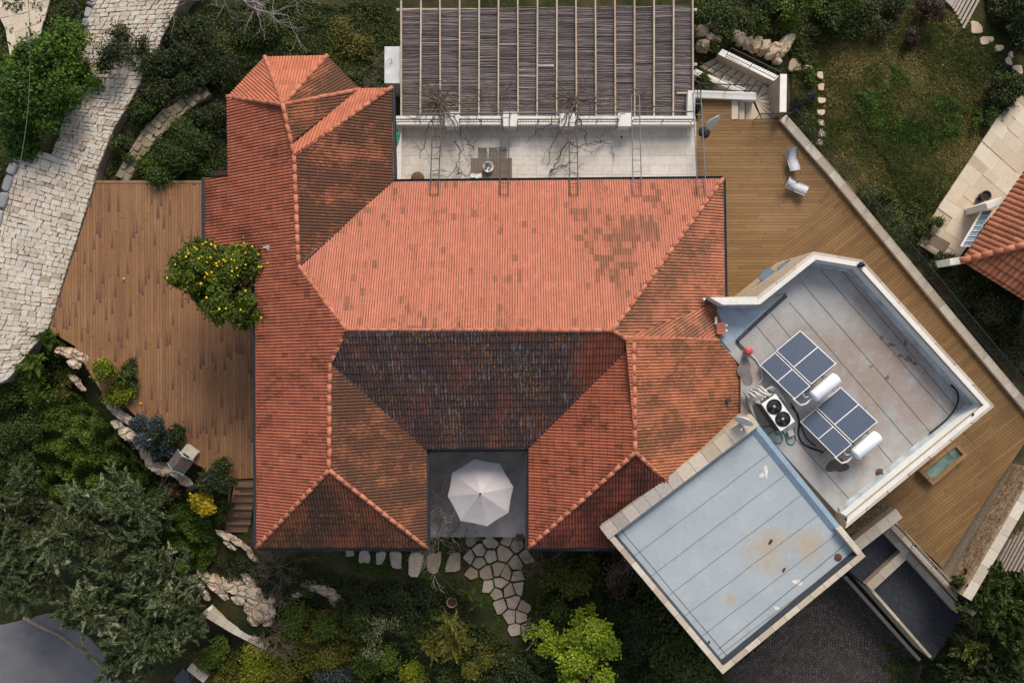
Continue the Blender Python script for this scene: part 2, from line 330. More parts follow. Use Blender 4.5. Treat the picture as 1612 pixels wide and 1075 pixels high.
# ================================================================ ground
def axis(lo,hi,st,far):
    a=list(np.arange(lo,hi+.01,st)); e=[hi+8,hi+25,far]; return [-far,lo-25,lo-8]+a+e
XS=axis(-28,28,.6,400); YS=axis(-20,20,.6,400)
mb=MB(); vs=[(x,y,gh(x,y)+.06*mnoise.noise(Vector((x*.7,y*.7,0)))) for y in YS for x in XS]; nx=len(XS)
mb.add(vs,[(j*nx+i,j*nx+i+1,(j+1)*nx+i+1,(j+1)*nx+i) for j in range(len(YS)-1) for i in range(nx-1)],.5,True)
struct(mb,'ground',M_SOIL)
def in_poly(x,y,poly):
    c=False; n=len(poly)
    for i in range(n):
        x1,y1=poly[i][0],poly[i][1]; x2,y2=poly[i-1][0],poly[i-1][1]
        if (y1>y)!=(y2>y) and x<(x2-x1)*(y-y1)/(y2-y1)+x1: c=not c
    return c
def sheet(name, poly, m, dz, st=.5):
    pts=[G(a,b,0) for a,b in poly]; bm=bmesh.new()
    x0=min(p.x for p in pts); x1=max(p.x for p in pts); y0=min(p.y for p in pts); y1=max(p.y for p in pts)
    mb=MB(); xs=np.arange(x0,x1+st,st); ys=np.arange(y0,y1+st,st); idx={}
    for j,y in enumerate(ys):
        for i,x in enumerate(xs): mb.v.append((x,y,gh(x,y)+dz+.06*mnoise.noise(Vector((x*.7,y*.7,0)))))
    n=len(xs)
    for j in range(len(ys)-1):
        for i in range(n-1):
            cx,cy=xs[i]+st/2,ys[j]+st/2
            if in_poly(cx+.3*mnoise.noise(Vector((cx,cy,3))),cy+.3*mnoise.noise(Vector((cx,cy,8))),pts): mb.f.append([j*n+i,j*n+i+1,(j+1)*n+i+1,(j+1)*n+i]); mb.t.append(.5); mb.sm.append(True)
    return struct(mb,name,m),pts
LAWN=[(1245,120),(1290,40),(1420,10),(1530,20),(1580,110),(1590,200),(1545,262),(1482,345),(1440,370),(1400,360),(1340,300),(1245,190)]
lawn,LAWNP=sheet('lawn',LAWN,M_LAWN,.05,.3)
# asphalt road
mb=MB(); mb.prism([P(a,b,-3.9) for a,b in [(-300,960),(-60,980),(0,985),(40,975),(75,965),(110,985),(140,1005),(175,1040),(192,1078),(200,1200),(-300,1200)]],-4.6,-3.9); struct(mb,'road',M_ASPH)
mb=MB(); prev=None
for a,b in [(36,972),(60,985),(90,998),(118,1018),(145,1035),(165,1055),(180,1080),(186,1110)]:
    q=P(a,b,-3.86)
    if prev is not None:
        d=q-prev; mb.box((prev+q)/2+Vector((0,0,-.07)),(d.length/2-.01,.07,.1),math.atan2(d.y,d.x),rng.random())
    prev=q
struct(mb,'road_kerb',M_JOINT)

# ================================================================ stone driveway: rows of cobbles between two edge lines
def cobbles(mb, Lp, Rp, z, row, wmin, wmax, thick=.1, gap=.011, jit=.026, corner=.10, bev=.014):
    # Lp, Rp: polylines (same count) left and right edges in world xy
    def sample(pl,t):
        ls=[0]
        for i in range(1,len(pl)): ls.append(ls[-1]+(pl[i]-pl[i-1]).length)
        s=t*ls[-1]
        for i in range(1,len(pl)):
            if s<=ls[i]+1e-6:
                k=(s-ls[i-1])/max(1e-6,ls[i]-ls[i-1]); return pl[i-1].lerp(pl[i],k)
        return pl[-1]
    tot=sum((Lp[i]-Lp[i-1]).length+(Rp[i]-Rp[i-1]).length for i in range(1,len(Lp)))/2
    t=0
    while t<1:
        h=row*rng.uniform(.75,1.3)/tot; t2=min(1,t+h)
        a0,b0,a1,b1=sample(Lp,t),sample(Rp,t),sample(Lp,t2),sample(Rp,t2)
        wd=(b0-a0).length; s=-rng.uniform(0,.2)
        while s<wd:
            w=rng.uniform(wmin,wmax); k0,k1=max(0,s/wd),min(1,(s+w)/wd); s+=w
            if (k1-k0)*wd<.06: continue
            q=[a0.lerp(b0,k0),a0.lerp(b0,k1),a1.lerp(b1,k1),a1.lerp(b1,k0)]
            cc=sum(q,Vector((0,0,0)))/4
            q=[p+(cc-p).normalized()*gap+Vector((rng.uniform(-jit,jit),rng.uniform(-jit,jit),0)) for p in q]
            zz=z+rng.uniform(-.015,.02); o=[]
            for i in range(4):   # cut corners
                p=q[i]; o+= [p.lerp(q[i-1],corner),p.lerp(q[(i+1)%4],corner)]
            mb.prism(o,z-thick,zz,min(1,max(0,rng.gauss(.5,.24))),bevel=bev,bottom=False)
        t=t2
LE=[(165,-40),(143,20),(128,90),(108,150),(98,200),(60,230),(38,225)]
LD=PXL([(170,-45),(143,10),(128,70),(112,125),(100,180),(92,215),(80,243)],.05)
RD=PXL([(330,-60),(284,0),(255,60),(232,110),(210,150),(178,205),(152,268)],.05)
mb=MB(); cobbles(mb,LD,RD,.05,.22,.2,.48)
LD2=PXL([(30,227),(18,275),(4,330),(-20,420),(-40,520),(-60,620)],.02); RD2=PXL([(153,267),(145,300),(122,370),(100,440),(76,515),(10,600)],.02)
LDa=PXL([(30,230),(60,243),(100,256),(152,270)],0)
cobbles(mb,LD2,RD2,.02,.25,.22,.52)
struct(mb,'stone_driveway',M_STONE)
mb=MB(); mb.prism(LD+RD[::-1],-2.4,-.02); mb.prism(LD2+RD2[::-1],-2.4,-.05); struct(mb,'driveway_bed',M_JOINT)
mb=MB()
def edge_run(pl,z0,z1,w,lmin,lmax):
    for i in range(len(pl)-1):
        a,b=pl[i],pl[i+1]; d=b-a; s=0; ang=math.atan2(d.y,d.x)
        while s<d.length-.1:
            l=min(rng.uniform(lmin,lmax),d.length-s); c=a+d.normalized()*(s+l/2); h=rng.uniform(-.03,.06)
            o=[]; 
            for k in range(10):
                th=2*math.pi*k/10; ex=math.copysign(abs(math.cos(th))**.5,math.cos(th))*(l/2-.015); ey=math.copysign(abs(math.sin(th))**.5,math.sin(th))*w/2*rng.uniform(.85,1.1)
                o.append(Vector((c.x+ex*math.cos(ang)-ey*math.sin(ang),c.y+ex*math.sin(ang)+ey*math.cos(ang),0)))
            mb.prism(o,z0,z1+h,rng.random(),bevel=.05); s+=l
edge_run(PXL([(168,-45),(140,10),(125,70),(109,125),(97,180)],.1),-.6,.12,.34,.45,.95)
edge_run(PXL([(36,232),(14,275),(0,330),(-24,420),(-44,520)],.1),-.6,.14,.42,.4,.9)
o=mb.build('kerb_stones',M_EDGE); tag(o,kind='structure')
# light paved yard top left behind the big tree, with its low wall
mb=MB(); cobbles(mb,PXL([(-30,-30),(8,45),(16,90)],-2.7),PXL([(88,-40),(76,10),(62,60)],-2.7),-2.7,.5,.5,.9,gap=.003,corner=.01,bev=.004,jit=.004); struct(mb,'paved_yard',M_PAVE)
# curved garden path of stone steps
CP=[(190,282),(202,262),(216,240),(232,215),(252,195),(276,172),(300,150),(322,136)]
mb=MB(); L=[];Rr=[]
for i,(a,b) in enumerate(CP):
    a2,b2=CP[min(i+1,7)]; a1,b1=CP[max(i-1,0)]; d=Vector((a2-a1,b2-b1)).normalized(); k=11+i*.7
    L.append(P(a+d.y*-k,b+d.x*k,-.3)); Rr.append(P(a+d.y*k,b-d.x*k,-.3))
cobbles(mb,L,Rr,-.3,.34,.3,.6,.2,jit=.06,gap=.03,corner=.2); struct(mb,'garden_path',stonemat('path_stone',[(.19,.145,.09),(.28,.22,.145),(.38,.31,.22)],dirt=.5))
mb=MB(); mb.prism(L+Rr[::-1],-1,-.36); struct(mb,'path_bed',M_JOINT)

# ================================================================ decks
def deck(name,poly,z,m,depth=.14): mb=MB(); mb.prism(PXL(poly,z),z-depth,z); return struct(mb,name,m)
deck('left_deck',[(152,287),(420,283),(420,752),(333,755),(318,735),(290,722),(262,700),(228,690),(214,655),(190,633),(165,625),(140,585),(118,545),(77,520)],0,M_DECKL)
mb=MB()
for a,b in (((152,286.5),(322,286.5)),):
    mb.box((P(*a)+P(*b))/2+Vector((0,0,.012)),((P(*a)-P(*b)).length/2,.06,.012),0)
struct(mb,'deck_border',M_WOOD)
TERR=[(622,196),(1096,196),(1096,283),(1143,283),(1143,468)]
deck('right_deck',[(1096,190),(1110,150),(1152,150),(1152,189),(1234,186),(1316,282),(1224,402),(1224,480),(1130,480),(1130,284),(1096,284)],0,M_DECKR)
deck('right_deck_diagonal',[(1313,279),(1490,496),(1612,642),(1625,680),(1556,780),(1484,893),(1404,822),(1300,760),(1218,480),(1218,398)],-.004,M_DECKD)
for nm,poly in (('deck_base',[(1097,192),(1112,153),(1150,153),(1150,191),(1233,189),(1318,287),(1488,498),(1610,645),(1622,680),(1555,777),(1484,890),(1406,821),(1300,759),(1218,480),(1132,479),(1132,286),(1097,286)]),('deck_base',[(155,291),(418,288),(418,750),(335,752),(320,732),(292,719),(264,697),(230,687),(217,653),(193,631),(168,622),(143,583),(121,543),(82,520)])):
    mb=MB(); mb.prism(PXL(poly,-.15),-2.95,-.15); struct(mb,nm,M_WALLST)
# terrace
mb=MB(); t0=P(618,192,0); t1=P(1096,290,0); y=t1.y; row=0
while y<t0.y:
    x=t0.x-rng.uniform(0,.5)
    while x<t1.x:
        w=.9; x0=max(x,t0.x); x1=min(x+w,t1.x)
        if x1-x0>.05: mb.prism([(x0+.004,y+.004),(x1-.004,y+.004),(x1-.004,min(y+.45,t0.y)-.004),(x0+.004,min(y+.45,t0.y)-.004)],-.1,0,min(1,max(0,rng.gauss(.5,.2))),bottom=False)
        x+=w
    y+=.45
struct(mb,'terrace_floor',M_PAVE2)
mb=MB(); mb.prism([(t0.x,t1.y-1),(t1.x,t1.y-1),(t1.x,t0.y),(t0.x,t0.y)],-2.8,-.012); struct(mb,'terrace_base',M_JOINT)
# courtyard
mb=MB(); q0=P(672,705,0); q1=P(834,845,0); mb.prism([(q0.x-1,q0.y+1),(q1.x+1,q0.y+1),(q1.x+1,q1.y),(q0.x-1,q1.y)],-.5,0)
struct(mb,'courtyard_floor',simple('courtyard_concrete',(.40,.35,.325),.75,.25,1.2))

# ================================================================ HOUSE
V=dict(A=(417,90,3.0),B=(515,88,3.0),C=(567,141,3.0),D=(358,153,3.0),E=(445,165,4.78),Vv=(460,224,4.84),F=(463,245,4.85),G=(617,138,2.95),I=(620,287,2.95),
 R1=(470,418,4.85),R2=(545,520,5.94),S1=(519,572,5.52),S2=(518,740,5.54),SW=(403,862,3.62),X=(403,388,3.64),Xm=(403,572,3.63),W1=(359,279,3.05),W2=(321,280,2.45),W3=(321,386,2.45),
 R3=(965,520,5.94),S3=(997,541,5.72),V2=(832,706,3.62),V3=(672,707,3.62),N2=(1138,282,2.95),E1=(1141,470,2.98),K1=(1107,483.5,3.45),S3b=(984,531,5.78),K2=(1131,536,3.75),
 K3=(1164,575,3.3),K4=(1166,652,3.2),K5=(1055,762,4.8),K6=(985,862,3.62),S4=(1000,712,5.7),V4=(832,862,3.62),SE1=(672,862,3.62))
VP={k:P(*v) for k,v in V.items()}
house=thing('house',P(700,500,0),'large house with hipped orange clay tile roofs around a small courtyard','house')
def slope(name, pieces, m, label=None, fit=None, tw=.13, th=.33, amp=.038, lift=.021, parent=None, shift=0, VPs=None, prof='double', nsub=4):
    VPs=VPs or VP
    fit=fit or sorted({k for p in pieces for k in p})
    A=np.array([[VPs[k].x,VPs[k].y,1] for k in fit]); z=np.array([VPs[k].z for k in fit])
    (ga,gb,gc),*_=np.linalg.lstsq(A,z,rcond=None)
    g=math.hypot(ga,gb); nrm=Vector((-ga,-gb,1)).normalized()
    up=Vector((ga/g,gb/g,g)).normalized(); u=up.cross(nrm); u.normalize()
    o=Vector((0,0,gc))
    bmA=None; mb=[]
    out=bmesh.new(); uvl=None
    for pc in pieces:
        pts=[VPs[k] for k in pc]
        uv=[((p-o).dot(u),(p-o).dot(up)) for p in [Vector((p.x,p.y,ga*p.x+gb*p.y+gc)) for p in pts]]
        u0=math.floor((min(a for a,b in uv))/tw)*tw-tw; u1=max(a for a,b in uv)+tw; v0=math.floor(min(b for a,b in uv)/th)*th; v1=max(b for a,b in uv)+th
        nu=int((u1-u0)/tw)+1; nv=int((v1-v0)/th)+1
        us=[u0+tw*(i/nsub) for i in range(nu*nsub+1)]
        def hprof(x):
            f=(x/tw)%1.0
            if prof=='barrel': return amp*math.sin(math.pi*f) if f<1 else 0
            return amp*(abs(math.sin(math.pi*f))**.9)
        rows=[]
        for j in range(nv):
            rows.append((v0+j*th,lift)); rows.append((v0+(j+1)*th-.012,0.0))
        bm=bmesh.new(); ul=bm.loops.layers.uv.new('UVMap'); grid=[]; jit={}
        for (v,h) in rows:
            r=[]
            for i,x in enumerate(us):
                tl=(int(math.floor(x/tw/2+1e-6)),round(v/th)); 
                r.append(bm.verts.new(o+u*x+up*(v+.022*mnoise.noise(Vector((x*1.7,v*1.1,3.3)))+.010*math.sin(tl[0]*12.9898+tl[1]*78.233))+nrm*(h+hprof(x)+.022*mnoise.noise(Vector((x*.55,v*.55,7.7)))+.006*math.sin(tl[0]*39.3+tl[1]*11.7))))
            grid.append(r)
        bm.verts.ensure_lookup_table()
        for j in range(len(rows)-1):
            vj=(rows[j][0]+rows[j+1][0])/2
            # step face belongs to the upper tile
            if j%2==1: va,vb=rows[j+1][0]+.001,rows[j+1][0]+.004
            else: va,vb=rows[j][0]+.001,rows[j+1][0]
            for i in range(len(us)-1):
                f=bm.faces.new((grid[j][i],grid[j][i+1],grid[j+1][i+1],grid[j+1][i])); f.smooth=False
                for l,(a,b) in zip(f.loops,((us[i]+1e-4,va),(us[i+1]-1e-4,va),(us[i+1]-1e-4,vb),(us[i]+1e-4,vb))): l[ul].uv=(a,b)
        # clip in plan
        n=len(pts); area=sum(pts[i].x*pts[(i+1)%n].y-pts[(i+1)%n].x*pts[i].y for i in range(n)); sg=1 if area>0 else -1
        for i in range(n):
            a,b=pts[i],pts[(i+1)%n]; e=Vector((b.x-a.x,b.y-a.y,0)); no=Vector((e.y,-e.x,0))*sg
            bmesh.ops.bisect_plane(bm,geom=bm.verts[:]+bm.edges[:]+bm.faces[:],plane_co=Vector((a.x,a.y,0)),plane_no=no,clear_outer=True,dist=1e-5)
        me=bpy.data.meshes.new('tmp'); bm.to_mesh(me); bm.free(); out.from_mesh(me); bpy.data.meshes.remove(me)
    par=parent or house; off=WL[par.name]
    me=bpy.data.meshes.new(name); bmesh.ops.translate(out,verts=out.verts[:],vec=-off); out.to_mesh(me); out.free()
    ob=link(name,me,m,par,off)
    if label: ob['label']=label
    return ob
D0=(.10,.035,.02)
T_N=tilemat('tile_north',(.49,.185,.122),(.40,.142,.09),.34,.07,(.17,.085,.05),groove=1.0,worn_shade_c=(.14,.062,.038),var=.16,spots=[tuple(P(945,355,4.1).xy)+(1.7,.14),tuple(P(985,400,4.5).xy)+(2.4,.15),tuple(P(1015,360,4).xy)+(1.8,.12),tuple(P(960,425,4.7).xy)+(1.7,.13),tuple(P(930,310,3.4).xy)+(3.2,.07)],rp=.105)
T_NW=tilemat('tile_bay',(.46,.155,.09),(.37,.118,.068),.25,.0,worn_shade_c=(.2,.08,.04))
T_W=tilemat('tile_west',(.36,.112,.064),(.30,.085,.05),.46,.12,(.12,.045,.032),worn_shade_c=(.13,.042,.027))
T_W2=tilemat('tile_court_west',(.36,.106,.058),(.29,.078,.043),.45,.12,(.09,.035,.022),worn_shade_c=(.09,.03,.018))
T_E1=tilemat('tile_mossy',(.34,.115,.058),(.19,.075,.04),.74,.12,(.10,.052,.033),.25,.25,worn_shade_c=(.07,.038,.024))
T_E2=tilemat('tile_patchy',(.44,.162,.093),(.30,.112,.065),.58,.42,(.16,.08,.048),.32,.2,worn_shade_c=(.14,.072,.042))
T_E3=tilemat('tile_speckled',(.44,.152,.08),(.31,.108,.058),.60,.42,(.15,.068,.035),.15,.25,worn_shade_c=(.13,.062,.032))
T_S1=tilemat('tile_lichen',(.19,.068,.048),(.10,.05,.043),.74,0,(.05,.03,.03),.95,.8,worn_shade_c=(.05,.038,.038),clean=[tuple(P(960,560,5).xy)+(2.6,(.24,.062,.034))])
T_S2=tilemat('tile_black_crust',(.25,.075,.042),(.13,.05,.032),.70,0,(.05,.03,.03),.15,.75,worn_shade_c=(.05,.034,.025))
T_S3=tilemat('tile_dark_red',(.26,.065,.038),(.15,.042,.028),.62,.38,(.07,.028,.022),worn_shade_c=(.055,.024,.02))
T_CAP=tilemat('ridge_clay',(.46,.17,.095),(.33,.12,.07),.35,0,worn_shade_c=(.2,.10,.06),tw=.5,th=.45)
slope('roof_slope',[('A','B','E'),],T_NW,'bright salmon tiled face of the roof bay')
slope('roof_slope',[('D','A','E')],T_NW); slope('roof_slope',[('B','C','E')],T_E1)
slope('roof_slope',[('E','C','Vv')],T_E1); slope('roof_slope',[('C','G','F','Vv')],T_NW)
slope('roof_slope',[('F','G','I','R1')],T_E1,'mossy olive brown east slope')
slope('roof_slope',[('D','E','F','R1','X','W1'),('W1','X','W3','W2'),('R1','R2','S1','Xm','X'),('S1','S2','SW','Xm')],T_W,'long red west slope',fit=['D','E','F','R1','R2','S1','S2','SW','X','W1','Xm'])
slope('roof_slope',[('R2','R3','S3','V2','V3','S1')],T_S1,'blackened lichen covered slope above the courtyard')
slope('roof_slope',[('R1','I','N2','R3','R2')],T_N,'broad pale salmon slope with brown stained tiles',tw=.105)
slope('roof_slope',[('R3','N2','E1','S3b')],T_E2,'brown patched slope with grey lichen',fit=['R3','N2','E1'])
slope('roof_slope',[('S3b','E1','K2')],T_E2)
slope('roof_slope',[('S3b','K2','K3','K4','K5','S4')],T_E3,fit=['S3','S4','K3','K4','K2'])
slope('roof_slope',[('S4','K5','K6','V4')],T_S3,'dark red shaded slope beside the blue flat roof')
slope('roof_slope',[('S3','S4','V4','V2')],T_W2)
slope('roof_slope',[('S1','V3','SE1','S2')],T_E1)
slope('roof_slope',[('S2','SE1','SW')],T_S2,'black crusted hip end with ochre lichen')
def ridge(pts, r=.088, seg=.42, m=None, parent=None, name='ridge_cap', lift=.035):
    mb=MB(); pts=[Vector(p) for p in pts]
    for a,b in zip(pts[:-1],pts[1:]):
        d=b-a; n=max(1,round(d.length/seg)); d/=n; dn=d.normalized(); s=dn.cross(Vector((0,0,1))).normalized(); uu=s.cross(dn)
        for k in range(n):
            p0=a+d*k-dn*.03; p1=a+d*(k+1)+dn*.03; lf=lift+rng.uniform(-.010,.010); p0=p0+s*rng.uniform(-.012,.012); vs=[]; tn=min(1,max(0,rng.gauss(.5,.34)))
            for q,rr,l in ((p0,r*1.04,lf+.009),(p1,r*.95,lf)):
                for i in range(9):
                    th=math.pi*(-.12+1.24*i/8); vs.append(q+s*math.cos(th)*rr+uu*(math.sin(th)*rr*.85)+Vector((0,0,l-.03)))
            mb.add(vs,[(i,i+1,10+i,9+i) for i in range(8)]+[tuple(range(8,-1,-1)),tuple(range(9,18))],tn,False)
            mb.sm[-10:-2]=[True]*8
    return mb.build(name,m or M_CAP,parent or house)
t=NT('ridge_clay_caps',.85,.2); f=t.tint(); p_=t.geo(); c_=t.ramp(f,[(0,(.32,.105,.062)),(.5,(.39,.135,.082)),(1,(.44,.17,.11))]); n_=t.noise(p_,2.5,5,.65)
c_=t.mix(t.ma('MULTIPLY',t.step(n_,.5,.75),.7),c_,(.20,.11,.07)); t.col(c_); t.bump(t.noise(p_,20,3),.006); M_CAP=t.m
for ch in ['A E','B E','D E','C E','E F','F G','F R1','R1 R2','R2 R3','R2 S1','S1 S2','S2 SW','S2 SE1','R3 N2','R3 S3','S3b K2','S3 S4','S4 V4','S4 K5']:
    ridge([VP[k] for k in ch.split()])
# gutters: dark half pipes along the eaves
def gutter(pts,r=.075,m=None,name='gutter',parent=None,off=(0,0)):
    mb=MB(); pts=[Vector(p)+Vector((off[0],off[1],-.06)) for p in pts]
    for a,b in zip(pts[:-1],pts[1:]):
        d=(b-a); dn=d.normalized(); s=dn.cross(Vector((0,0,1))).normalized(); a=a-dn*r*.5; b=b+dn*r*.5
        vs=[]
        for q in (a,b):
            for rr in (r,r*.86):
                for i in range(7):
                    th=math.pi*(1+i/6); vs.append(q+s*math.cos(th)*rr+Vector((0,0,math.sin(th)*rr)))
        fs=[(i,i+1,14+i+1,14+i) for i in range(6)]+[(7+i+1,7+i,21+i,21+i+1) for i in range(6)]+[(0,7,21,14),(6,20,27,13)]
        fs+=[(i,7+i,8+i,i+1) for i in range(6)]+[(14+i,15+i,22+i,21+i) for i in range(6)]
        mb.add(vs,fs,.5)
    return mb.build(name,m or M_GUT,parent or house)
g=lambda a,b: (VP[a],VP[b])
gutter([VP['I'],VP['N2']],off=(0,.07)); gutter([VP['G'],VP['I']],off=(.07,0)); gutter([VP['N2'],VP['E1']],off=(.07,0))
gutter([VP['X'],VP['SW']],off=(-.07,0)); gutter([VP['SW'],VP['SE1']],off=(0,-.07)); gutter([VP['V3'],VP['SE1']],off=(.07,0)); gutter([VP['V3'],VP['V2']],off=(0,-.07)); gutter([VP['V2'],VP['V4']],off=(-.07,0))
gutter([VP['V4'],VP['K6']],off=(0,-.07)); gutter([VP['W2'],VP['W3']],off=(-.06,0))
gutter([VP['K1'],VP['K2'],VP['K3']],r=.07,m=M_GREYM,off=(.07,.0)); gutter([VP['K3'],VP['K4']],r=.05,m=M_GUT,off=(.06,0))
# fascia of the stepped porch roof, downpipe heads
mb=MB(); a,b=VP['W1'],VP['W2']; mb.prism3([a+Vector((.4,.10,.12)),a+Vector((.4,.32,.12)),b+Vector((.5,.25,.1)),b+Vector((.5,.06,.1))],.2); mb.build('fascia',simple('fascia_maroon',(.05,.02,.02),.6,.2,4),house)
mb=MB(); a,b=VP['X'],VP['W3']; mb.prism3([a+Vector((.35,-.02,.12)),a+Vector((.35,-.2,.12)),a+Vector((-.6,-.2,-.1)),a+Vector((-.6,-.02,-.1))],.15); mb.build('fascia',bpy.data.materials['fascia_maroon'],house)
for (px,py,z,ang) in ((374,277,3.3,-35),(415,390,4.1,0)):
    mb=MB(); c=P(px,py,z); mb.tube([c,c+Vector((.18*math.cos(R(ang)),.18*math.sin(R(ang)),.02)),c+Vector((.3*math.cos(R(ang)),.3*math.sin(R(ang)),-.1))],[.05,.05,.05],10); mb.box(c+Vector((.24,-.12 if ang else 0,-.05)),(.1,.1,.12)); mb.build('downpipe_head',M_GREYM,house)
# valley flashings
for ch,r in ((('R1','I'),.02),(('S1','V3'),.02),(('S3','V2'),.02)):
    mb=MB(); a,b=VP[ch[0]],VP[ch[1]]; mb.tube([a+Vector((0,0,.0)),b+Vector((0,0,.0))],.05,6,flat=.4); mb.build('valley_flashing',M_GUT,house)
# vent tiles
for px,py,z in ((1146,630,3.72),(930,365,3.95)):
    mb=MB(); c=P(px,py,z); mb.box(c,(.09,.06,.05)); mb.box(c+Vector((.02,0,.055)),(.11,.07,.008)); mb.build('vent_tile',M_GUT,house)
# walls under the eaves
M_HW=stonemat('house_wall_stone',[(.42,.36,.28),(.50,.44,.36)],dirt=.3)
mb=MB()
def wallrun(keys,d,ztop):
    pts=inset([VP[k] for k in keys],d); mb.prism(pts,-2.6,ztop)
wallrun(['D','A','B','C','G','I','N2','E1','K3','K4','V4','V2','V3','SE1','SW','X','W3','W2','W1'],.55,2.35)
mb.build('wall',M_HW,house)
M_GLASS=simple('dark_glass',(.03,.04,.05),.1,.1,2,spec=.6)
def door(px0,py0,px1,py1,name,h=2.1):
    a=P(px0,py0,0);b=P(px1,py1,0);a.z=b.z=.0; d=b-a; ang=math.atan2(d.y,d.x); m=MB(); m.box((a+b)/2+Vector((0,0,h/2)),(d.length/2,.05,h/2),ang); o=m.build(name,M_PAINT,house)
    m=MB(); m.box((a+b)/2+Vector((0,0,h/2)),(d.length/2-.08,.07,h/2-.09),ang); m.build('pane',M_GLASS,o)
yN=VP['I'].y-.55; 
for xx in (-2.4,1.2,5.0):
    m=MB(); m.box((xx,yN+.03,1.06),(.9,.06,1.05)); o=m.build('door',M_PAINT,house); m=MB(); m.box((xx,yN+.06,1.08),(.8,.06,.95)); m.build('pane',M_GLASS,o)
xW=VP['SW'].x+.55
for yy in (1.5,-3,-6.5):
    m=MB(); m.box((xW-.03,yy,1.2),(.06,.6,.75)); o=m.build('window',M_PAINT,house); m=MB(); m.box((xW-.06,yy,1.2),(.06,.5,.65)); m.build('pane',M_GLASS,o)
yS=VP['SW'].y+.55
for xx in (-9.3,-5.8):
    m=MB(); m.box((xx,yS-.03,1.3),(.6,.06,.75)); o=m.build('window',M_PAINT,house); m=MB(); m.box((xx,yS-.06,1.3),(.5,.06,.65)); m.build('pane',M_GLASS,o)
# ================================================================ walls helper: core + coping stones
def wall(name,label,pts,w,z0,z1,side=1,cope=.07,over=.03,seg=.9,cat='wall',core=None,cm=None,z1b=None,centre=False):
    pts=[Vector((p.x,p.y,0)) for p in pts]; o=thing(name,(pts[0].x,pts[0].y,z0),label,cat); m1=MB(); m2=MB()
    n=len(pts); L=[];Q=[]
    for i in range(n):
        e0=(pts[i]-pts[i-1]).normalized() if i else (pts[1]-pts[0]).normalized(); e1=(pts[i+1]-pts[i]).normalized() if i<n-1 else e0
        n0=Vector((e0.y,-e0.x,0))*side; n1=Vector((e1.y,-e1.x,0))*side; b=n0+n1; b=b/max(.4,b.dot(n0))
        L.append(b)
    zt=lambda i: z1 if z1b is None else z1+(z1b-z1)*i/(n-1)
    for i in range(n-1):
        a,b=pts[i],pts[i+1]; sh=(-w/2 if centre else 0)
        A=[a+L[i]*sh,b+L[i+1]*sh,b+L[i+1]*(w+sh),a+L[i]*(w+sh)]
        za,zb=zt(i)-cope,zt(i+1)-cope
        vs=[(p.x,p.y,z0) for p in A]+[(A[0].x,A[0].y,za),(A[1].x,A[1].y,zb),(A[2].x,A[2].y,zb),(A[3].x,A[3].y,za)]
        m1.add(vs,[(3,2,1,0),(4,5,6,7),(0,1,5,4),(1,2,6,5),(2,3,7,6),(3,0,4,7)],.5)
        d=(b-a).length; k=max(1,round(d/seg))
        O=[a+L[i]*(sh-over),b+L[i+1]*(sh-over),b+L[i+1]*(w+sh+over),a+L[i]*(w+sh+over)]
        for j in range(k):
            t0,t1=j/k+(.004/d if j else 0),(j+1)/k-.004/d; q=[O[0].lerp(O[1],t0),O[0].lerp(O[1],t1),O[3].lerp(O[2],t1),O[3].lerp(O[2],t0)]
            zz=[za+(zb-za)*t0,za+(zb-za)*t1]*2; zz=[zz[0],zz[1],zz[1],zz[0]]
            vs=[(p.x,p.y,z+.001) for p,z in zip(q,zz)]+[(p.x,p.y,z+cope) for p,z in zip(q,zz)]
            m2.add(vs,[(3,2,1,0),(4,5,6,7),(0,1,5,4),(1,2,6,5),(2,3,7,6),(3,0,4,7)],min(1,max(0,rng.gauss(.5,.25))))
    m1.build('wall_core',core or M_WALLST,o); m2.build('coping',cm or M_COPE,o,bevel=.012); return o
def railing(name,label,pts,z,h=.95,post=1.5,bal=.125,group=None,z1=None):
    pts=[Vector((p.x,p.y,0)) for p in pts]; tot=sum((pts[i+1]-pts[i]).length for i in range(len(pts)-1))
    o=thing(name,(pts[0].x,pts[0].y,z),label,'railing',group); run=0
    inf=MB(); tr=MB(); br=MB(); zz=lambda s: z+((z1-z)*s/tot if z1 is not None else 0)
    for a,b in zip(pts[:-1],pts[1:]):
        d=(b-a).length; dr=(b-a)/d; n=max(1,round(d/post)); A=lambda s,hh: a+dr*s+Vector((0,0,zz(run+s)+hh))
        tr.tube([A(0,h),A(d,h)],.028,6,smooth=False); br.tube([A(0,.1),A(d,.1)],.018,4,smooth=False)
        for k in range(n+1):
            s=d*k/n; m=MB(); m.tube([A(s,0),A(s,h)],.022,4,smooth=False)
            if k<n or b is pts[-1]: m.build('post',M_BLACK,o)
        for k in range(1,int(d/bal)): s=k*bal; inf.tube([A(s,.1),A(s,h)],.011,4,smooth=False)
        run+=d
    tr.build('top_rail',M_BLACK,o); br.build('bottom_rail',M_BLACK,o); inf.build('baluster_infill',M_BLACK,o); return o
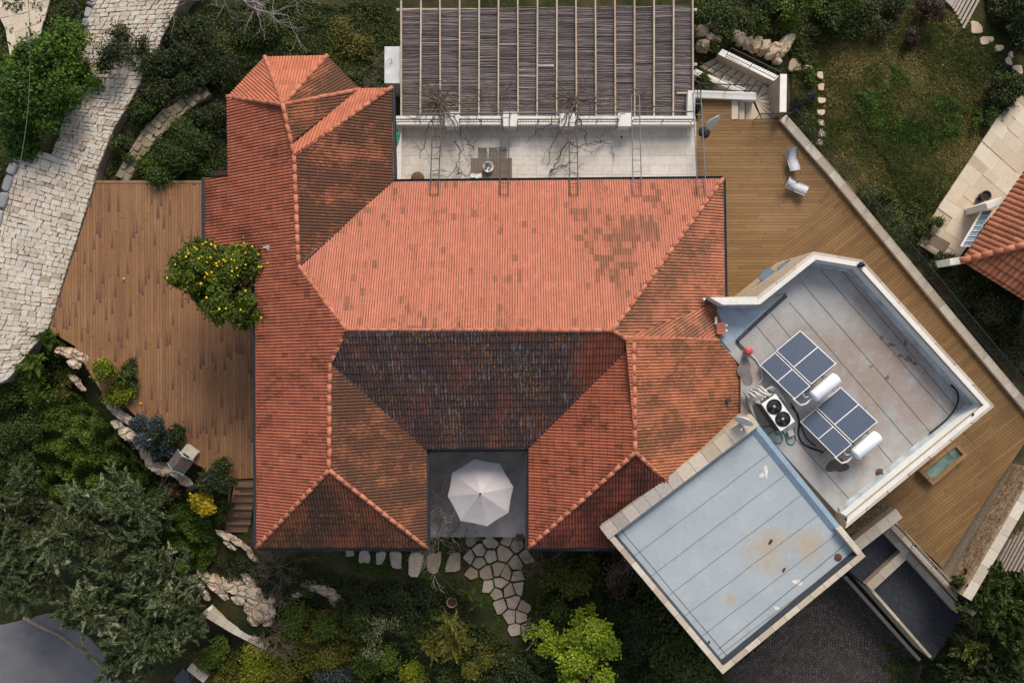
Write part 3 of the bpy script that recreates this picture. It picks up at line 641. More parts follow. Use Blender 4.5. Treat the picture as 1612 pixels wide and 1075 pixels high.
# ---- terrace parapet
o=thing('parapet_wall',P(622,196,0),'low white parapet wall with square piers along the pale terrace','wall')
m=MB(); a=P(622,186,.55); b=P(1094,186,.55); y0,y1=P(0,184,.55).y,P(0,196,.55).y; m.prism([(a.x,y0),(b.x,y0),(b.x,y1),(a.x,y1)],-2.8,.5); m.build('wall_core',M_WHITE,o)
m=MB(); m.prism([(a.x-.02,y0+.03),(b.x+.02,y0+.03),(b.x+.02,y1-.03),(a.x-.02,y1-.03)],.501,.57); m.build('coping',M_WHITE,o,bevel=.012)
PIER=[(701,722),(793,813),(882,904),(974,993)]
for p0,p1 in PIER:
    x0=P(p0,0,.8).x; x1=P(p1,0,.8).x; m=MB(); m.prism([(x0,y0+.12),(x1,y0+.12),(x1,y1-.14),(x0,y1-.14)],-.0,.72); m.prism([(x0-.03,y0+.15),(x1+.03,y0+.15),(x1+.03,y1-.17),(x0-.03,y1-.17)],.721,.8); m.build('pier',M_WHITE,o,bevel=.015)
m=MB(); m.prism([(a.x-.02,y1+.001),(a.x+.26,y1+.001),(a.x+.26,P(0,287,0).y),(a.x-.02,P(0,287,0).y)],.001,.28); m.build('side_kerb',M_WHITE,o)
xs=[622]+[v for p in PIER for v in p]+[1090]; ym=(y0+y1)/2
for i,nm in enumerate(('leftmost railing panel of the terrace parapet','second railing panel from the left on the terrace parapet','middle railing panel of the terrace parapet','second railing panel from the right on the terrace parapet','rightmost railing panel of the terrace parapet')):
    A=P(xs[2*i],0,.6);B=P(xs[2*i+1],0,.6); A.y=B.y=ym-.10; A.x+=.06;B.x-=.06; railing('railing','black metal '+nm,[A,B],.57,.5,1.2,.13,'railing panels between the parapet piers')
# ---- pergola
perg=thing('pergola',P(860,180,-2.7),'wide pergola roofed with grey brown reeds between pale timber rafters','pergola')
t=NT('reed_mat',.9,.1); tf=t.tint(); c_=t.ramp(tf,[(0,(.11,.09,.088)),(.5,(.235,.20,.19)),(.85,(.34,.30,.285)),(1,(.50,.44,.38))]); p_=t.geo(); n_=t.noise(t.mapn(p_,(2.0,30,1)),1,4,.7); n2_=t.noise(p_,.5,4,.6)
c_=t.mix(t.ma('MULTIPLY',t.step(n_,.45,.7),.6),c_,(.055,.042,.045)); c_=t.mix(t.ma('MULTIPLY',t.step(n2_,.5,.7),.35),c_,(.10,.07,.05)); t.col(c_); M_REED=t.m
M_RAFT=stonemat('rafter_timber',[(.36,.285,.225),(.46,.38,.31),(.39,.28,.19)],scale=3,dirt=.45,dirtc=(.20,.13,.08),bump=.004)
zr=-.12; xa,xb=P(632,0,zr).x,P(1090,0,zr).x; yt,yb=P(0,16,zr).y,P(0,184,zr).y
for k in range(15):   # one mat panel per bay
    m=MB(); x0=xa+(xb-xa)*k/15+.05; x1=xa+(xb-xa)*(k+1)/15-.05; ye=yt+.04+rng.uniform(-.05,.05)-k*.0+ (k*.012)
    y=yb
    while y<ye:
        r=rng.uniform(.013,.024); dz=rng.uniform(-.02,.02); sl=rng.uniform(-.02,.02); a0=x0-rng.uniform(0,.03); a1=x1+rng.uniform(0,.03)
        if rng.random()<.08: a1=x0+rng.uniform(.3,.8)
        m.tube([(a0,y+sl,zr-.03+dz),(a1,y-sl,zr-.03+dz)],r,4,min(1,abs(rng.gauss(.42,.26))),False); y+=r*1.45
    m.build('reed_panel',M_REED,perg)
    m=MB(); m.prism([(x0,yb),(x1,yb),(x1,ye-.1),(x0,ye-.1)],zr-.10,zr-.07,.15); m.build('underlay',M_REED,perg)
for k in range(16):
    x=xa+(xb-xa)*k/15; m=MB(); e=P(0,3 if k<2 else 0 if k<5 else -9,zr).y; sk=rng.uniform(-.02,.02)
    A=Vector((x+sk,e,zr+.05)); B=Vector((x-sk,yb-.05,zr+.05)); m.box((A+B)/2,((A-B).length/2,.037,.08),math.atan2((A-B).y,(A-B).x),rng.random()); m.build('rafter',M_RAFT,perg,bevel=.01)
for (y,w) in ((yt+.06,.06),((yt+yb)/2,.06)):
    m=MB(); m.box(((xa+xb)/2,y,zr-.16),((xb-xa)/2+.25,w,.07),0,.3); m.build('cross_beam',M_RAFT,perg)
for x in (xa+.2,(xa+xb)/2,xb-.2):
    m=MB(); m.box((x,yt+.06,(-2.8+zr-.23)/2),(.08,.08,(zr-.23+2.8)/2)); m.build('post',M_RAFT,perg)
for (pa,pb,py) in ((845,874,104),(1063,1088,147)):
    m=MB(); a=P(pa,py,zr+.02); b=P(pb,py,zr+.02); m.box((a+b)/2,((b-a).length/2-.06,.045,.05),0,.5); m.build('trimmer',M_RAFT,perg)
# ---- steel vine trellis reaching from the roof over the terrace
trel=thing('vine_trellis',P(800,180,2.2),'steel vine trellis of five ladder frames reaching from the roof over the terrace','trellis')
for xl0,xl1,y1 in ((683.5,688,180),(793.5,796,153),(903.5,902,178),(1003.5,1000,150),(1105,1097,147)):
    fr=MB(); w=.18; A=P(xl0,306,3.42); B=P(xl1,y1,2.0); A.z=3.42; 
    for s in (-1,1): fr.tube([A+Vector((s*w,0,0)),B+Vector((s*w,0,0))],.024,6,smooth=False)
    mat_=M_RUST if xl0<950 else M_STEEL
    f=fr.build('ladder_frame',mat_,trel); L=(B-A).length; n=int(L/.52)
    for k in range(n+1):
        q=A.lerp(B,k/n if n else 0); m=MB(); m.tube([q+Vector((-w,0,0)),q+Vector((w,0,0))],.016,5,smooth=False); m.build('rung',mat_,f)
m=MB(); a=P(650,180,2.25); b=P(1093,176,2.25); m.tube([a,b],.03,8); m.build('cross_pipe',M_STEEL,trel)
for px in (712,804,893,984):
    m=MB(); a=P(px,180,2.25); m.tube([(a.x,y0+.05,.8),(a.x,a.y,2.25)],.02,6); m.build('stay',M_STEEL,trel)
# ---- garden stairs and their walls
o=thing('garden_stairs',P(1160,130,-2.4),'cream stone stairs turning down from the deck to the garden','stairs')
M_SW=stonemat('stair_wall_stone',[(.40,.33,.26),(.48,.41,.33)],dirt=.35,dirtc=(.26,.2,.15)); M_RISHADE=simple('riser_stone_shaded',(.20,.155,.115),.85,.25,6)  # step blocks coloured dark: riser shade painted in below the lighter treads
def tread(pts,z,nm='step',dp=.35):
    q=[P(a,b,z) for a,b in pts]; m=MB(); m.prism(q,z-dp,z-.045); s_=m.build(nm,M_RISHADE,o); m=MB(); m.prism(inset(q,.022),z-.044,z,rng.uniform(.3,.9)); m.build('tread_slab',M_PAVE,s_,bevel=.006); return s_
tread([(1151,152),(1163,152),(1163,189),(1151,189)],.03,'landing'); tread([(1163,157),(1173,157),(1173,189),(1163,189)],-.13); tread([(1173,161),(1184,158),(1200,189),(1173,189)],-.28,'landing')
c0=(1188,158)
fan=[(1200,190),(1218,189),(1218,178),(1217,168),(1217,157),(1215,143),(1203,131)]
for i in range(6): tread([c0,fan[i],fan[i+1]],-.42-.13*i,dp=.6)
s0=[(1203,131),(1190,152)]; s1=[(1127,90),(1100,105)]
for k in range(8):
    f0,f1=k/8,(k+1)/8; zz=-1.2-.155*k; L=lambda A,B,f:(A[0]+(B[0]-A[0])*f,A[1]+(B[1]-A[1])*f)
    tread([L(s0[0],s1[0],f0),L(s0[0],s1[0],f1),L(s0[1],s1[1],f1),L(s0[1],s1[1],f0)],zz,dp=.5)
wall('stair_wall','white sloping wall along the outer side of the garden stairs',[P(1222,129,-.25),P(1131,85,-1.5)],.28,-2.7,-.25,side=1,core=M_SW,cm=M_WHITE,z1b=-1.5,seg=3)
wall('stair_wall','low white stringer wall on the inner side of the garden stairs',[P(1172,142,-.9),P(1094,110,-2)],.25,-2.7,-.75,side=-1,core=M_SW,cm=M_WHITE,z1b=-1.9,seg=3)
wall('stair_wall','tall white wall end standing beside the turning stairs',[P(1238,117,.75),P(1237,177,.75)],.26,-2.6,.75,side=1,core=M_WALLST,cm=M_WHITE,seg=2)
wall('parapet_wall','white parapet with railing between the stairs and the corner of the pergola',[P(1094,143,.25),P(1191,147,.25)],.3,-2.6,.25,side=1,core=M_WHITE,cm=M_WHITE,seg=2.4)
wall('parapet_wall','short white parapet return beside the pergola corner',[P(1094,143,.3),P(1093,183,.3)],.3,-2.6,.3,side=1,core=M_WHITE,cm=M_WHITE,seg=2.4)
railing('railing','black railing on the white parapet above the garden stairs',[P(1093,142,.25),P(1190,145,.25)],.25,.9)
railing('railing','black sloping railing on the outer wall of the garden stairs',[P(1219,124,-.2),P(1143,87,-1.4)],-.25,.9,z1=-1.4)
railing('railing','black sloping railing on the inner stringer of the garden stairs',[P(1172,143,-.7),P(1096,109,-1.8)],-.75,.9,z1=-1.85)
railing('railing','short black railing at the deck edge beside the stair opening',[P(1187,189,.02),P(1236,188,.02)],.02,.95)
railing('railing','black railing between terrace end and the wooden deck',[P(1095,195,0),P(1095,146,0)],.3,.7)
dw=[P(1237,181,.2),P(1314,268,.2),P(1505,499,.2),P(1640,660,.2)]
wall('deck_wall','long pale wall with black railing along the edge of the wooden deck',dw,.34,-2.9,.2,side=1,core=M_WHITE,seg=.8)
off=Vector((.03,.03,0))
railing('railing','long black railing on the pale wall beside the lawn',[P(1241,182,.2),P(1317,265.5,.2),P(1508,496.5,.2),P(1642,656,.2)],.2,.95,post=2.2,bal=.11)
# ---- annex with the solar heaters: parapets all round, flat membrane roof
ann=thing('annex_building',P(1350,600,-2.6),'flat roofed stone annex with white parapets carrying the solar water heaters','building')
ZP,ZR=4.4,3.45
OUT=[(1117,468),(1192,467),(1281,396),(1358,409),(1566,639),(1331,832)]
OP=PXL(OUT,ZP)
M_MEMA=membrane('roof_membrane_grey',(.30,.30,.30),(.38,.372,.36),(.27,.21,.175),1.1,[(*P(a,b,3.45).xy,r) for a,b,r in ((1410,560,2.6),(1330,560,1.6),(1300,690,1.6),(1395,600,1.5),(1450,640,1.4),(1180,580,1.0))])
M_MEMD=simple('membrane_dark',(.055,.06,.07),.6,.3,3)
M_MEMB=membrane('roof_membrane_blue',(.29,.33,.36),(.345,.38,.405),(.37,.29,.20),-.6,[(*P(a,b,4.6).xy,r) for a,b,r in ((1210,866,1.25),(1272,864,1.0),(1150,940,.4))])
inn=inset(OP,.32)
wb=PXL([(1131,536),(1166,576),(1166,655)],ZR); wb2=[Vector((p.x,p.y)) for p in wb]
m=MB(); rp=[Vector((p[0],p[1],0)) for p in inn]; fl=[rp[0],rp[1],rp[2],rp[3],rp[4],rp[5],Vector((P(1325,815,ZR).x,P(1325,815,ZR).y,0)),Vector((P(1186,662,ZR).x,P(1186,662,ZR).y,0)),wb[2],wb[1],wb[0]]
m.prism(fl,ZR-.4,ZR); m.build('flat_roof',M_MEMA,ann)
m=MB(); m.prism([*OP,P(1170,662,ZP),P(1160,590,ZP)],-2.7,ZR-.41); m.build('wall',M_WALLST,ann)
for i in range(5):   # parapet runs with a stone outer edge and a white render top
    a,b=OP[i],OP[i+1]; ia,ib=inn[i],inn[i+1]
    m=MB(); q=[a,b,Vector((ib.x,ib.y,0)),Vector((ia.x,ia.y,0))]; m.prism([(p.x,p.y) for p in q],ZR-.4,ZP-.03); m.build('parapet',M_WHITE if i in(0,) else M_WALLST,ann)
    ma_,mb_=[p for p in inset(OP,.13)][i:i+2]
    m=MB(); k=max(1,round((b-a).length/1.1))
    for j in range(k):
        t0,t1=j/k+.003,(j+1)/k-.003; m.prism([(a.lerp(b,t0)).xy,(a.lerp(b,t1)).xy,ma_.lerp(mb_,t1),ma_.lerp(mb_,t0)],ZP-.03,ZP,rng.random())
    c=m.build('coping_edge',M_COPE if i else M_WHITE,ann)
    m=MB(); m.prism([ma_+(mb_-ma_)*0,mb_,ib,ia],ZP-.029,ZP+.012); m.build('white_coping',M_WHITE,ann)
    # inner render upstand and membrane flashing
    fa,fb=inset(OP,.335)[i:i+2]; m=MB(); m.prism([ia,ib,fb,fa],ZR,ZP-.2); m.build('inner_render',M_PAINT if i in (4,0) else simple('grey_render',(.66,.67,.68),.7,.12,2),ann)
    ga,gb=inset(OP,.46)[i:i+2]; m=MB(); m.add([(*fa,ZR+.28),(*fb,ZR+.28),(*gb,ZR+.012),(*ga,ZR+.012)],[(0,1,2,3)]); m.build('membrane_upstand',simple('upstand_membrane',(.36,.39,.41),.6,.3,2),ann)
M_SEAM=simple('membrane_seam',(.045,.05,.055),.7,.3,4)
def seams(par,A,B,dirv,L,n,z,m=M_SEAM,w=.013,nm='seam'):
    for k in range(n):
        t=(k+.5)/n; s=A.lerp(B,t); e=s+dirv*L[k]; mb=MB(); nn=Vector((-dirv.y,dirv.x,0))*w
        pts=[]; K=14
        for i in range(K+1): q=s.lerp(e,i/K)+nn*rng.uniform(-.8,.8); pts.append(q)
        for i in range(K):
            a,b=pts[i],pts[i+1]; mb.add([(a.x-nn.x,a.y-nn.y,z),(b.x-nn.x,b.y-nn.y,z),(b.x+nn.x,b.y+nn.y,z),(a.x+nn.x,a.y+nn.y,z)],[(0,1,2,3)])
        mb.build(nm,m,par)
for (x0,y0_,x1,y1_) in ((1292,425,1534,700),(1262,444,1499,720),(1243,476,1463,732),(1214,494,1418,745),(1190,512,1360,720),(1318,418,1516,655),(1225,660,1345,795)):
    a=P(x0,y0_,ZR);b=P(x1,y1_,ZR); seams(ann,a,a,(b-a).normalized(),[(b-a).length],1,ZR+.004)
for (x0,y0_,x1,y1_) in ((1220,466,1239,462),(1250,570,1225,588),(1310,700,1290,716),(1365,640,1340,658)): 
    a=P(x0,y0_,ZR);b=P(x1,y1_,ZR); seams(ann,a,a,(b-a).normalized(),[(b-a).length],1,ZR+.005)
def strip(par,pts,w,z,m,nm):
    mb=MB(); pts=[P(a,b,z) for a,b in pts]
    for a,b in zip(pts[:-1],pts[1:]):
        d=(b-a).normalized(); n_=Vector((-d.y,d.x,0))*w/2; mb.add([a-n_,b-n_,b+n_,a+n_],[(0,1,2,3)])
    return mb.build(nm,m,par)
strip(ann,[(1238,465),(1196,503),(1159,538),(1170,550)],.17,ZR+.008,M_MEMD,'membrane_patch_line')
m=MB(); m.prism(PXL([(1131,487),(1205,487),(1237,461),(1197,500),(1159,536),(1140,545)],ZR),ZR,ZR+.006); m.build('membrane_patch',simple('membrane_lightblue',(.30,.36,.42),.6,.15,2),ann)
# dark puddle stains on the membrane
def blob(par,px,py,rx,ry,z,m,nm,seed=0):
    mb=MB(); c=P(px,py,z); rg=random.Random(seed); ph=[rg.uniform(0,6) for _ in range(4)]; pts=[]
    for i in range(28):
        th=2*math.pi*i/28; k=1+.18*math.sin(2*th+ph[0])+.12*math.sin(3*th+ph[1])+.09*math.sin(5*th+ph[2]); pts.append((c.x+rx*k*math.cos(th),c.y+ry*k*math.sin(th),z))
    mb.add([tuple(c)]+pts,[(0,i+1,(i+1)%28+1) for i in range(28)]); return mb.build(nm,m,par)
M_WET=simple('damp_stain',(.10,.075,.065),.4,.25,3); 
blob(ann,1318,733,.42,.33,ZR+.006,M_WET,'damp_stain',3); blob(ann,1173,585,.32,.55,ZR+.006,simple('damp_patch',(.15,.135,.13),.5,.3,2),'damp_stain',5)
for i,(a,b,rx,ry) in enumerate(((1403,543,.26,.12),(1418,560,.2,.10),(1430,565,.22,.2),(1440,572,.16,.12),(1388,532,.1,.2),(1397,594,.1,.16),(1371,577,.14,.08),(1425,540,.08,.22))): blob(ann,a,b,rx*.7,ry*.7,ZR+.006+.0005*i,simple('dark_lichen',(.15,.13,.125),.8,.35,5) if i==0 else bpy.data.materials['dark_lichen'],'lichen_stain',i+9)
# ---- garage
gar=thing('garage_building',P(1150,860,-2.7),'square garage building with a blue grey membrane flat roof and stone coping','building')
ZG,ZGR=5.0,4.62
GP=PXL([(945,832),(1183,652),(1364,876),(1138,1062)],ZG)
m=MB(); m.prism(inset(GP,.08),-2.8,ZGR-.1); m.build('wall',M_WALLST,gar)
gi=inset(GP,.1); m=MB(); m.prism(gi,ZGR-.099,ZGR); m.build('flat_roof',M_MEMB,gar)
def cope_run(par,a,b,w,z0,z1,mat_,seg=.8,nm='coping',sd=1,ea=0,eb=0):
    d=(b-a); L=d.length; dn=d/L; n_=Vector((dn.y,-dn.x,0))*sd; k=max(1,round((L+ea+eb)/seg)); m=MB(); l=(L+ea+eb)/k
    for j in range(k):
        p=a-dn*ea+dn*(l*j+.005); q=a-dn*ea+dn*(l*(j+1)-.005); m.prism([(p.x,p.y),(q.x,q.y),(q+n_*w).xy,(p+n_*w).xy],z0,z1,rng.random())
    return m.build(nm,mat_,par,bevel=.012)
M_COPEG=stonemat('grey_coping_stone',[(.20,.18,.17),(.30,.265,.24),(.40,.35,.31),(.34,.31,.29)],dirt=.35,dirtc=(.16,.13,.11))
gm=GP[0].lerp(GP[1],.5); cope_run(gar,GP[0],gm,.56,ZGR,ZG,M_COPEG,.55,'parapet_stones'); cope_run(gar,gm,GP[1],.56,ZGR,ZG,M_COPE,.6,'parapet_stones')
cope_run(gar,GP[2],GP[3],.24,ZGR-.3,ZG-.05,M_COPE,.7,eb=-.0)
cope_run(gar,GP[3],GP[0],.24,ZGR-.3,ZG-.053,M_COPE,.7,ea=-.245,eb=-.56)
a,b=GP[1],GP[2]; dn=(b-a).normalized(); n_=Vector((dn.y,-dn.x,0))
m=MB(); 
A=a+dn*.56; B=b-dn*1.6
m.add([(*(A+n_*.0).xy,ZGR+.16),(*(B+n_*.0).xy,ZGR+.16),(*(B+n_*.2).xy,ZGR+.16),(*(A+n_*.2).xy,ZGR+.16),(*(B+n_*.42).xy,ZGR+.005),(*(A+n_*.42).xy,ZGR+.005),(*A.xy,ZR),(*B.xy,ZR)],[(0,1,2,3),(3,2,4,5),(6,7,1,0)])
m.build('membrane_upstand',simple('upstand_blue',(.25,.33,.41),.5,.15,2),gar)
cope_run(gar,b-dn*.0,b-dn*1.6,.24,ZGR-.3,ZG-.05,M_COPE,.7,sd=-1,ea=-.24)
M_SEAM2=simple('membrane_lap',(.12,.14,.155),.7,.4,4)
seams(gar,GP[0]+(GP[3]-GP[0])*.03,GP[3],(GP[1]-GP[0]).normalized(),[(GP[1]-GP[0]).length-.45]*7,7,ZGR+.004,m=M_SEAM2)
seams(gar,GP[0]+(GP[3]-GP[0])*.02+(GP[1]-GP[0]).normalized()*.6,GP[0]+(GP[3]-GP[0])*.02+(GP[1]-GP[0]).normalized()*.62,(GP[3]-GP[0]).normalized(),[(GP[3]-GP[0]).length-.3],1,ZGR+.005)
A=GP[2]-(GP[2]-GP[3]).normalized()*0; dd=(GP[3]-GP[2]).normalized(); nn=Vector((dd.y,-dd.x,0)); s=GP[2]+nn*.75+dd*.3
seams(gar,s,s,dd,[(GP[3]-GP[2]).length-.8],1,ZGR+.005)
for A_,B_ in ((GP[2],GP[3]),(GP[3],GP[0])):
    d_=(B_-A_).normalized(); n2_=Vector((d_.y,-d_.x,0)); m=MB(); p=A_+n2_*.245+d_*.25; q=B_+n2_*.245-d_*.3; m.add([(*p.xy,ZGR+.3),(*q.xy,ZGR+.3),(*(q+n2_*.1).xy,ZGR+.006),(*(p+n2_*.1).xy,ZGR+.006)],[(0,1,2,3)]); m.build('coping_shade_strip',M_GUT,gar)  # dark sloping strips stand in for the shadow inside the coping
m=MB(); c=P(1319,877,ZGR); m.lathe([(.0,.03),(.09,.03),(.13,.012),(.17,.008)],16,c); m.build('roof_drain',simple('drain_rust',(.09,.045,.03),.7,.3,6),gar)
m=MB(); c=P(1182,672,ZGR+.1); m.lathe([(.07,-.05),(.07,.03),(.0,.03)],14,c); m.build('vent_pipe',M_GUT,gar)
for i,(px,py,s_) in enumerate(((1213,852,.1),(1234,896,.08),(1116,1010,.06))):
    m=MB(); c=P(px,py,ZGR); m.box(c+Vector((0,0,.02)),(s_*.5,s_,.02),R(-30)); m.build('membrane_scrap',M_GUT,gar)
for i,(px,py,rx,ry) in enumerate(((1256,916,.2,.12),(1223,957,.1,.08),(1206,742,.08,.25),(1199,748,.1,.1))): blob(gar,px,py,rx,ry,ZGR+.003+.0005*i,simple('chalk_stain',(.55,.54,.5),.8,.2,6) if i==0 else bpy.data.materials['chalk_stain'],'chalk_mark',i+40)
m=MB(); m.box((*((GP[3]+GP[2])/2+nn*(-.01)).xy,-1.5),(1.4,.04,1.15),math.atan2(dd.y,dd.x)); m.build('garage_door',simple('garage_door_brown',(.16,.10,.06),.6,.15,2),gar)
# ---- stone wall stub beside the annex, sunken beds, trench, outer wall with stairs
m_='pale stone coped wall stub beside the annex corner'
wall('stone_wall',m_,[P(1344,853,1.0),P(1411,801,1.0)],.47,-2.7,1.0,side=1,cope=.1,core=M_WALLST,seg=.7)
m=MB(); m.prism(PXL([(1331,834),(1384,791),(1412,799),(1345,852)],.45),-2.7,.45); single(m,'planter_bed',simple('planter_soil',(.13,.095,.055),.95,.6,7,bump=.05),'narrow weathered earth bed between annex corner and wall stub','planter')
wall('retaining_wall','stone coped retaining wall between the wooden deck and the sunken beds',[P(1411,823,.06),P(1540,962,.06)],.32,-2.95,.06,side=1,core=M_WALLST,seg=.75)
wall('retaining_wall','inner stone coped wall around the large sunken bed',[P(1399,833,-.5),P(1513,959,-.5)],.26,-2.95,-.5,side=1,core=M_WALLST,seg=.75)
wall('retaining_wall','stone coped cross wall dividing the small and large sunken beds',[P(1422,866,-.55),P(1364,920,-.55)],.40,-2.95,-.55,side=-1,core=M_WALLST,seg=.8)
t_=NT('dark_gravel',.85,.3); p_=t_.geo(); n_=t_.noise(p_,7,5,.8); n3=t_.noise(p_,1.2,4,.6); c_=t_.ramp(n_,[(.35,(.018,.02,.026)),(.6,(.04,.042,.05)),(.74,(.16,.16,.155))]); c_=t_.mix(t_.ma('MULTIPLY',n3,.5),c_,(.03,.032,.042)); t_.col(c_); t_.bump(n_,.03); M_GRAV=t_.m
mb=MB(); mb.prism(PXL([(1340,850),(1398,826),(1425,862),(1366,925),(1335,895)],-.95),-2.9,-.95); struct(mb,'sunken_bed',M_GRAV)
mb=MB(); mb.prism(PXL([(1368,925),(1430,868),(1520,960),(1468,1040)],-1.05),-2.95,-1.05); struct(mb,'gravel_bed',M_GRAV)
railing('railing','short black railing on the coped wall beside the sunken beds',[P(1405,823,.06),P(1530,958,.06)],.06,.5,1.4,.12)
wall('drain_kerb','narrow pale kerb on the outer side of the dark trench',[P(1328,908,-2.4),P(1446,1040,-2.4)],.16,-3,-2.35,side=-1,cope=.06,over=.0,seg=1.2)
wall('drain_kerb','narrow pale kerb between the dark trench and the gravel bed',[P(1364,922,-1.0),P(1464,1036,-1.0)],.14,-3,-1.0,side=-1,cope=.06,over=.0,seg=1.2)
mb=MB(); mb.prism(PXL([(1330,905),(1362,918),(1466,1040),(1448,1045)],-3.2),-3.6,-3.25); struct(mb,'drain_trench',simple('trench_black',(.012,.012,.014),.8,.3,5))
wall('boundary_wall','tall brick faced stone wall at the far end of the lower deck',[P(1632,738,1.25),P(1516,938,1.25)],.42,-2.8,1.25,side=-1,cope=.1,core=None,seg=.8)
bw=bpy.data.objects[[o.name for o in SC.objects if o.name.startswith('boundary_wall')][0]]
# coursed face on the deck side of that wall
m=MB(); a=P(1632,738,1.25);b=P(1516,938,1.25); d=(b-a); L=d.length; dn=d/L; n2=Vector((dn.y,-dn.x,0))*-1
z=.0; 
def face_stones(m,a,dn,nn,L,z0,z1,hr,lr,th=.06):
    z=z0
    while z<z1-.03:
        h=min(rng.uniform(*hr),z1-z); s=0
        while s<L:
            l=min(rng.uniform(*lr),L-s); 
            if l>.05: m.box(a+dn*(s+l/2)+nn*(th*.5+rng.uniform(-.012,.012))+Vector((0,0,z+h/2-a.z)),(l/2-.008,th/2,h/2-.008),math.atan2(dn.y,dn.x),rng.random())
            s+=l
        z+=h
face_stones(m,Vector((a.x,a.y,0)),dn,-n2,L,-.1,1.13,(.1,.16),(.18,.34)); m.build('stone_facing',stonemat('facing_stone',[(.24,.15,.09),(.34,.24,.15),(.42,.31,.21)],dirt=.3),bw)
# narrow stone garden steps beyond that wall
o=thing('stone_steps',P(1590,880,-2.6),'ribbed flight of thin pale stone steps beyond the boundary wall','stairs')
M_FSTEP=stonemat('thin_step_stone',[(.28,.23,.19),(.38,.32,.27)],dirt=.4); dv=Vector((.40,.75,0)).normalized(); nv=Vector((dv.y,-dv.x,0))
for k in range(14):
    c=P(1563+k*6.2,893-k*0.0,-2.5)+Vector((.0,.25*math.sin(k*.3),0)); m=MB(); l=1.6+.12*k; cc=c+dv*l*.45; m.box((cc.x,cc.y,-2.45+.03*k),(l*.62,.042,.16),math.atan2(dv.y,dv.x),rng.random()); m.build('step',M_FSTEP,o)
# circular cobbled forecourt
mb=MB(); cc=P(1281,1012,-2.7); FC=PXL([(1125,1075),(1180,1030),(1330,890),(1450,1045),(1440,1110),(1280,1150),(1130,1150)],-2.7)
r=.12
while r<7.5:
    rw=rng.uniform(.12,.15); n=max(6,int(2*math.pi*(r+rw/2)/.17)); off_=rng.random()
    for k in range(n):
        t0=2*math.pi*(k+off_)/n; t1=2*math.pi*(k+1+off_)/n; tm=(t0+t1)/2; cx,cy=cc.x+(r+rw/2)*math.cos(tm),cc.y+(r+rw/2)*math.sin(tm)
        if cy<P(0,1085,-2.7).y or not in_poly(cx,cy,FC): continue
        g_=.012; ga=g_/(r+.05); pts=[(cc.x+rr*math.cos(tt),cc.y+rr*math.sin(tt)) for rr,tt in ((r+g_,t0+ga),(r+g_,t1-ga),(r+rw-g_,t1-ga*.8),(r+rw-g_,t0+ga*.8))]
        mb.prism(pts,-2.75,-2.62+rng.uniform(-.012,.012),min(1,max(0,rng.gauss(.45,.25))),bottom=False)
    r+=rw
struct(mb,'cobbled_forecourt',stonemat('forecourt_cobble',[(.034,.028,.027),(.055,.046,.044),(.08,.068,.064)],dirt=.35,dirtc=(.045,.04,.04),scale=3))
mb=MB(); mb.prism(FC,-2.95,-2.665); struct(mb,'forecourt_bed',simple('bed_dark',(.03,.027,.026),.95,.3,6))
# wooden steps down from the left deck
o=thing('wooden_stairs',P(375,800,-1),'weathered wooden stairs going down from the left deck beside the house wall','stairs')
for k in range(7):
    z=-.14-.155*k; m=MB(); L_=370-k*3.0; yy=754+k*11.2; m.prism(PXL([(L_+k*.8,yy+1+k*0.6),(402-k*1.3,yy+1+k*.6),(401-k*1.4,yy+12.6+k*.6),(L_-2+k*.8,yy+12.6+k*.6)],z),z-.05,z,rng.random()); s_=m.build('step',M_DECKD if False else plankmat('stair_boards',R(90),.14,5,[(.15,.085,.045),(.2,.115,.062),(.25,.145,.08)],(.05,.02,.015),.3,(.06,.03,.03)) if k==0 else bpy.data.materials['stair_boards'],o)
for px in (362,399):
    m=MB(); a=P(px,755,-.25); b=P(px-8,836,-1.3); m.prism3([a,a+Vector((.06,0,0)),b+Vector((.06,0,0)),b],.22); m.build('stringer',M_WOOD,o)
# neighbour's house: roof corner, piers, patio
nh=thing('neighbour_house',P(1600,400,-2.6),'corner of a neighbouring house with orange barrel tile roof','house')
NV={k:P(*v) for k,v in dict(A=(1511,411,.6),B=(1640,228,.6),H=(1745,352,2.7),Cc=(1730,548,.6)).items()}
T_NB=tilemat('tile_barrel',(.30,.115,.062),(.21,.078,.045),.3,.25,(.20,.075,.04),worn_shade_c=(.16,.07,.04),tw=.27,th=.4,var=.4,groove=0)
kw=dict(tw=.27,th=.4,amp=.075,lift=.04,parent=nh,VPs=NV,prof='barrel',nsub=8)
slope('roof_slope',[('A','B','H')],T_NB,**kw); slope('roof_slope',[('A','H','Cc')],T_NB,'darker slope falling towards the shrubs',**kw)
ridge([NV['A'],NV['H']],.15,.45,parent=nh,lift=.08)
m=MB(); m.prism(inset([NV['A'],NV['B'],P(1745,330,.6),NV['Cc']],1.35),-2.7,.45); m.build('wall',M_WALLST,nh)
for (px,py,ang,l) in ((1499,411,8,.36),(1558,320,20,.42)):
    m=MB(); c=P(px,py,-.6); m.box((c.x+.25,c.y,-1.6),(l,.17,1.0),R(ang)); m.build('pier',M_WHITE,nh,bevel=.02)
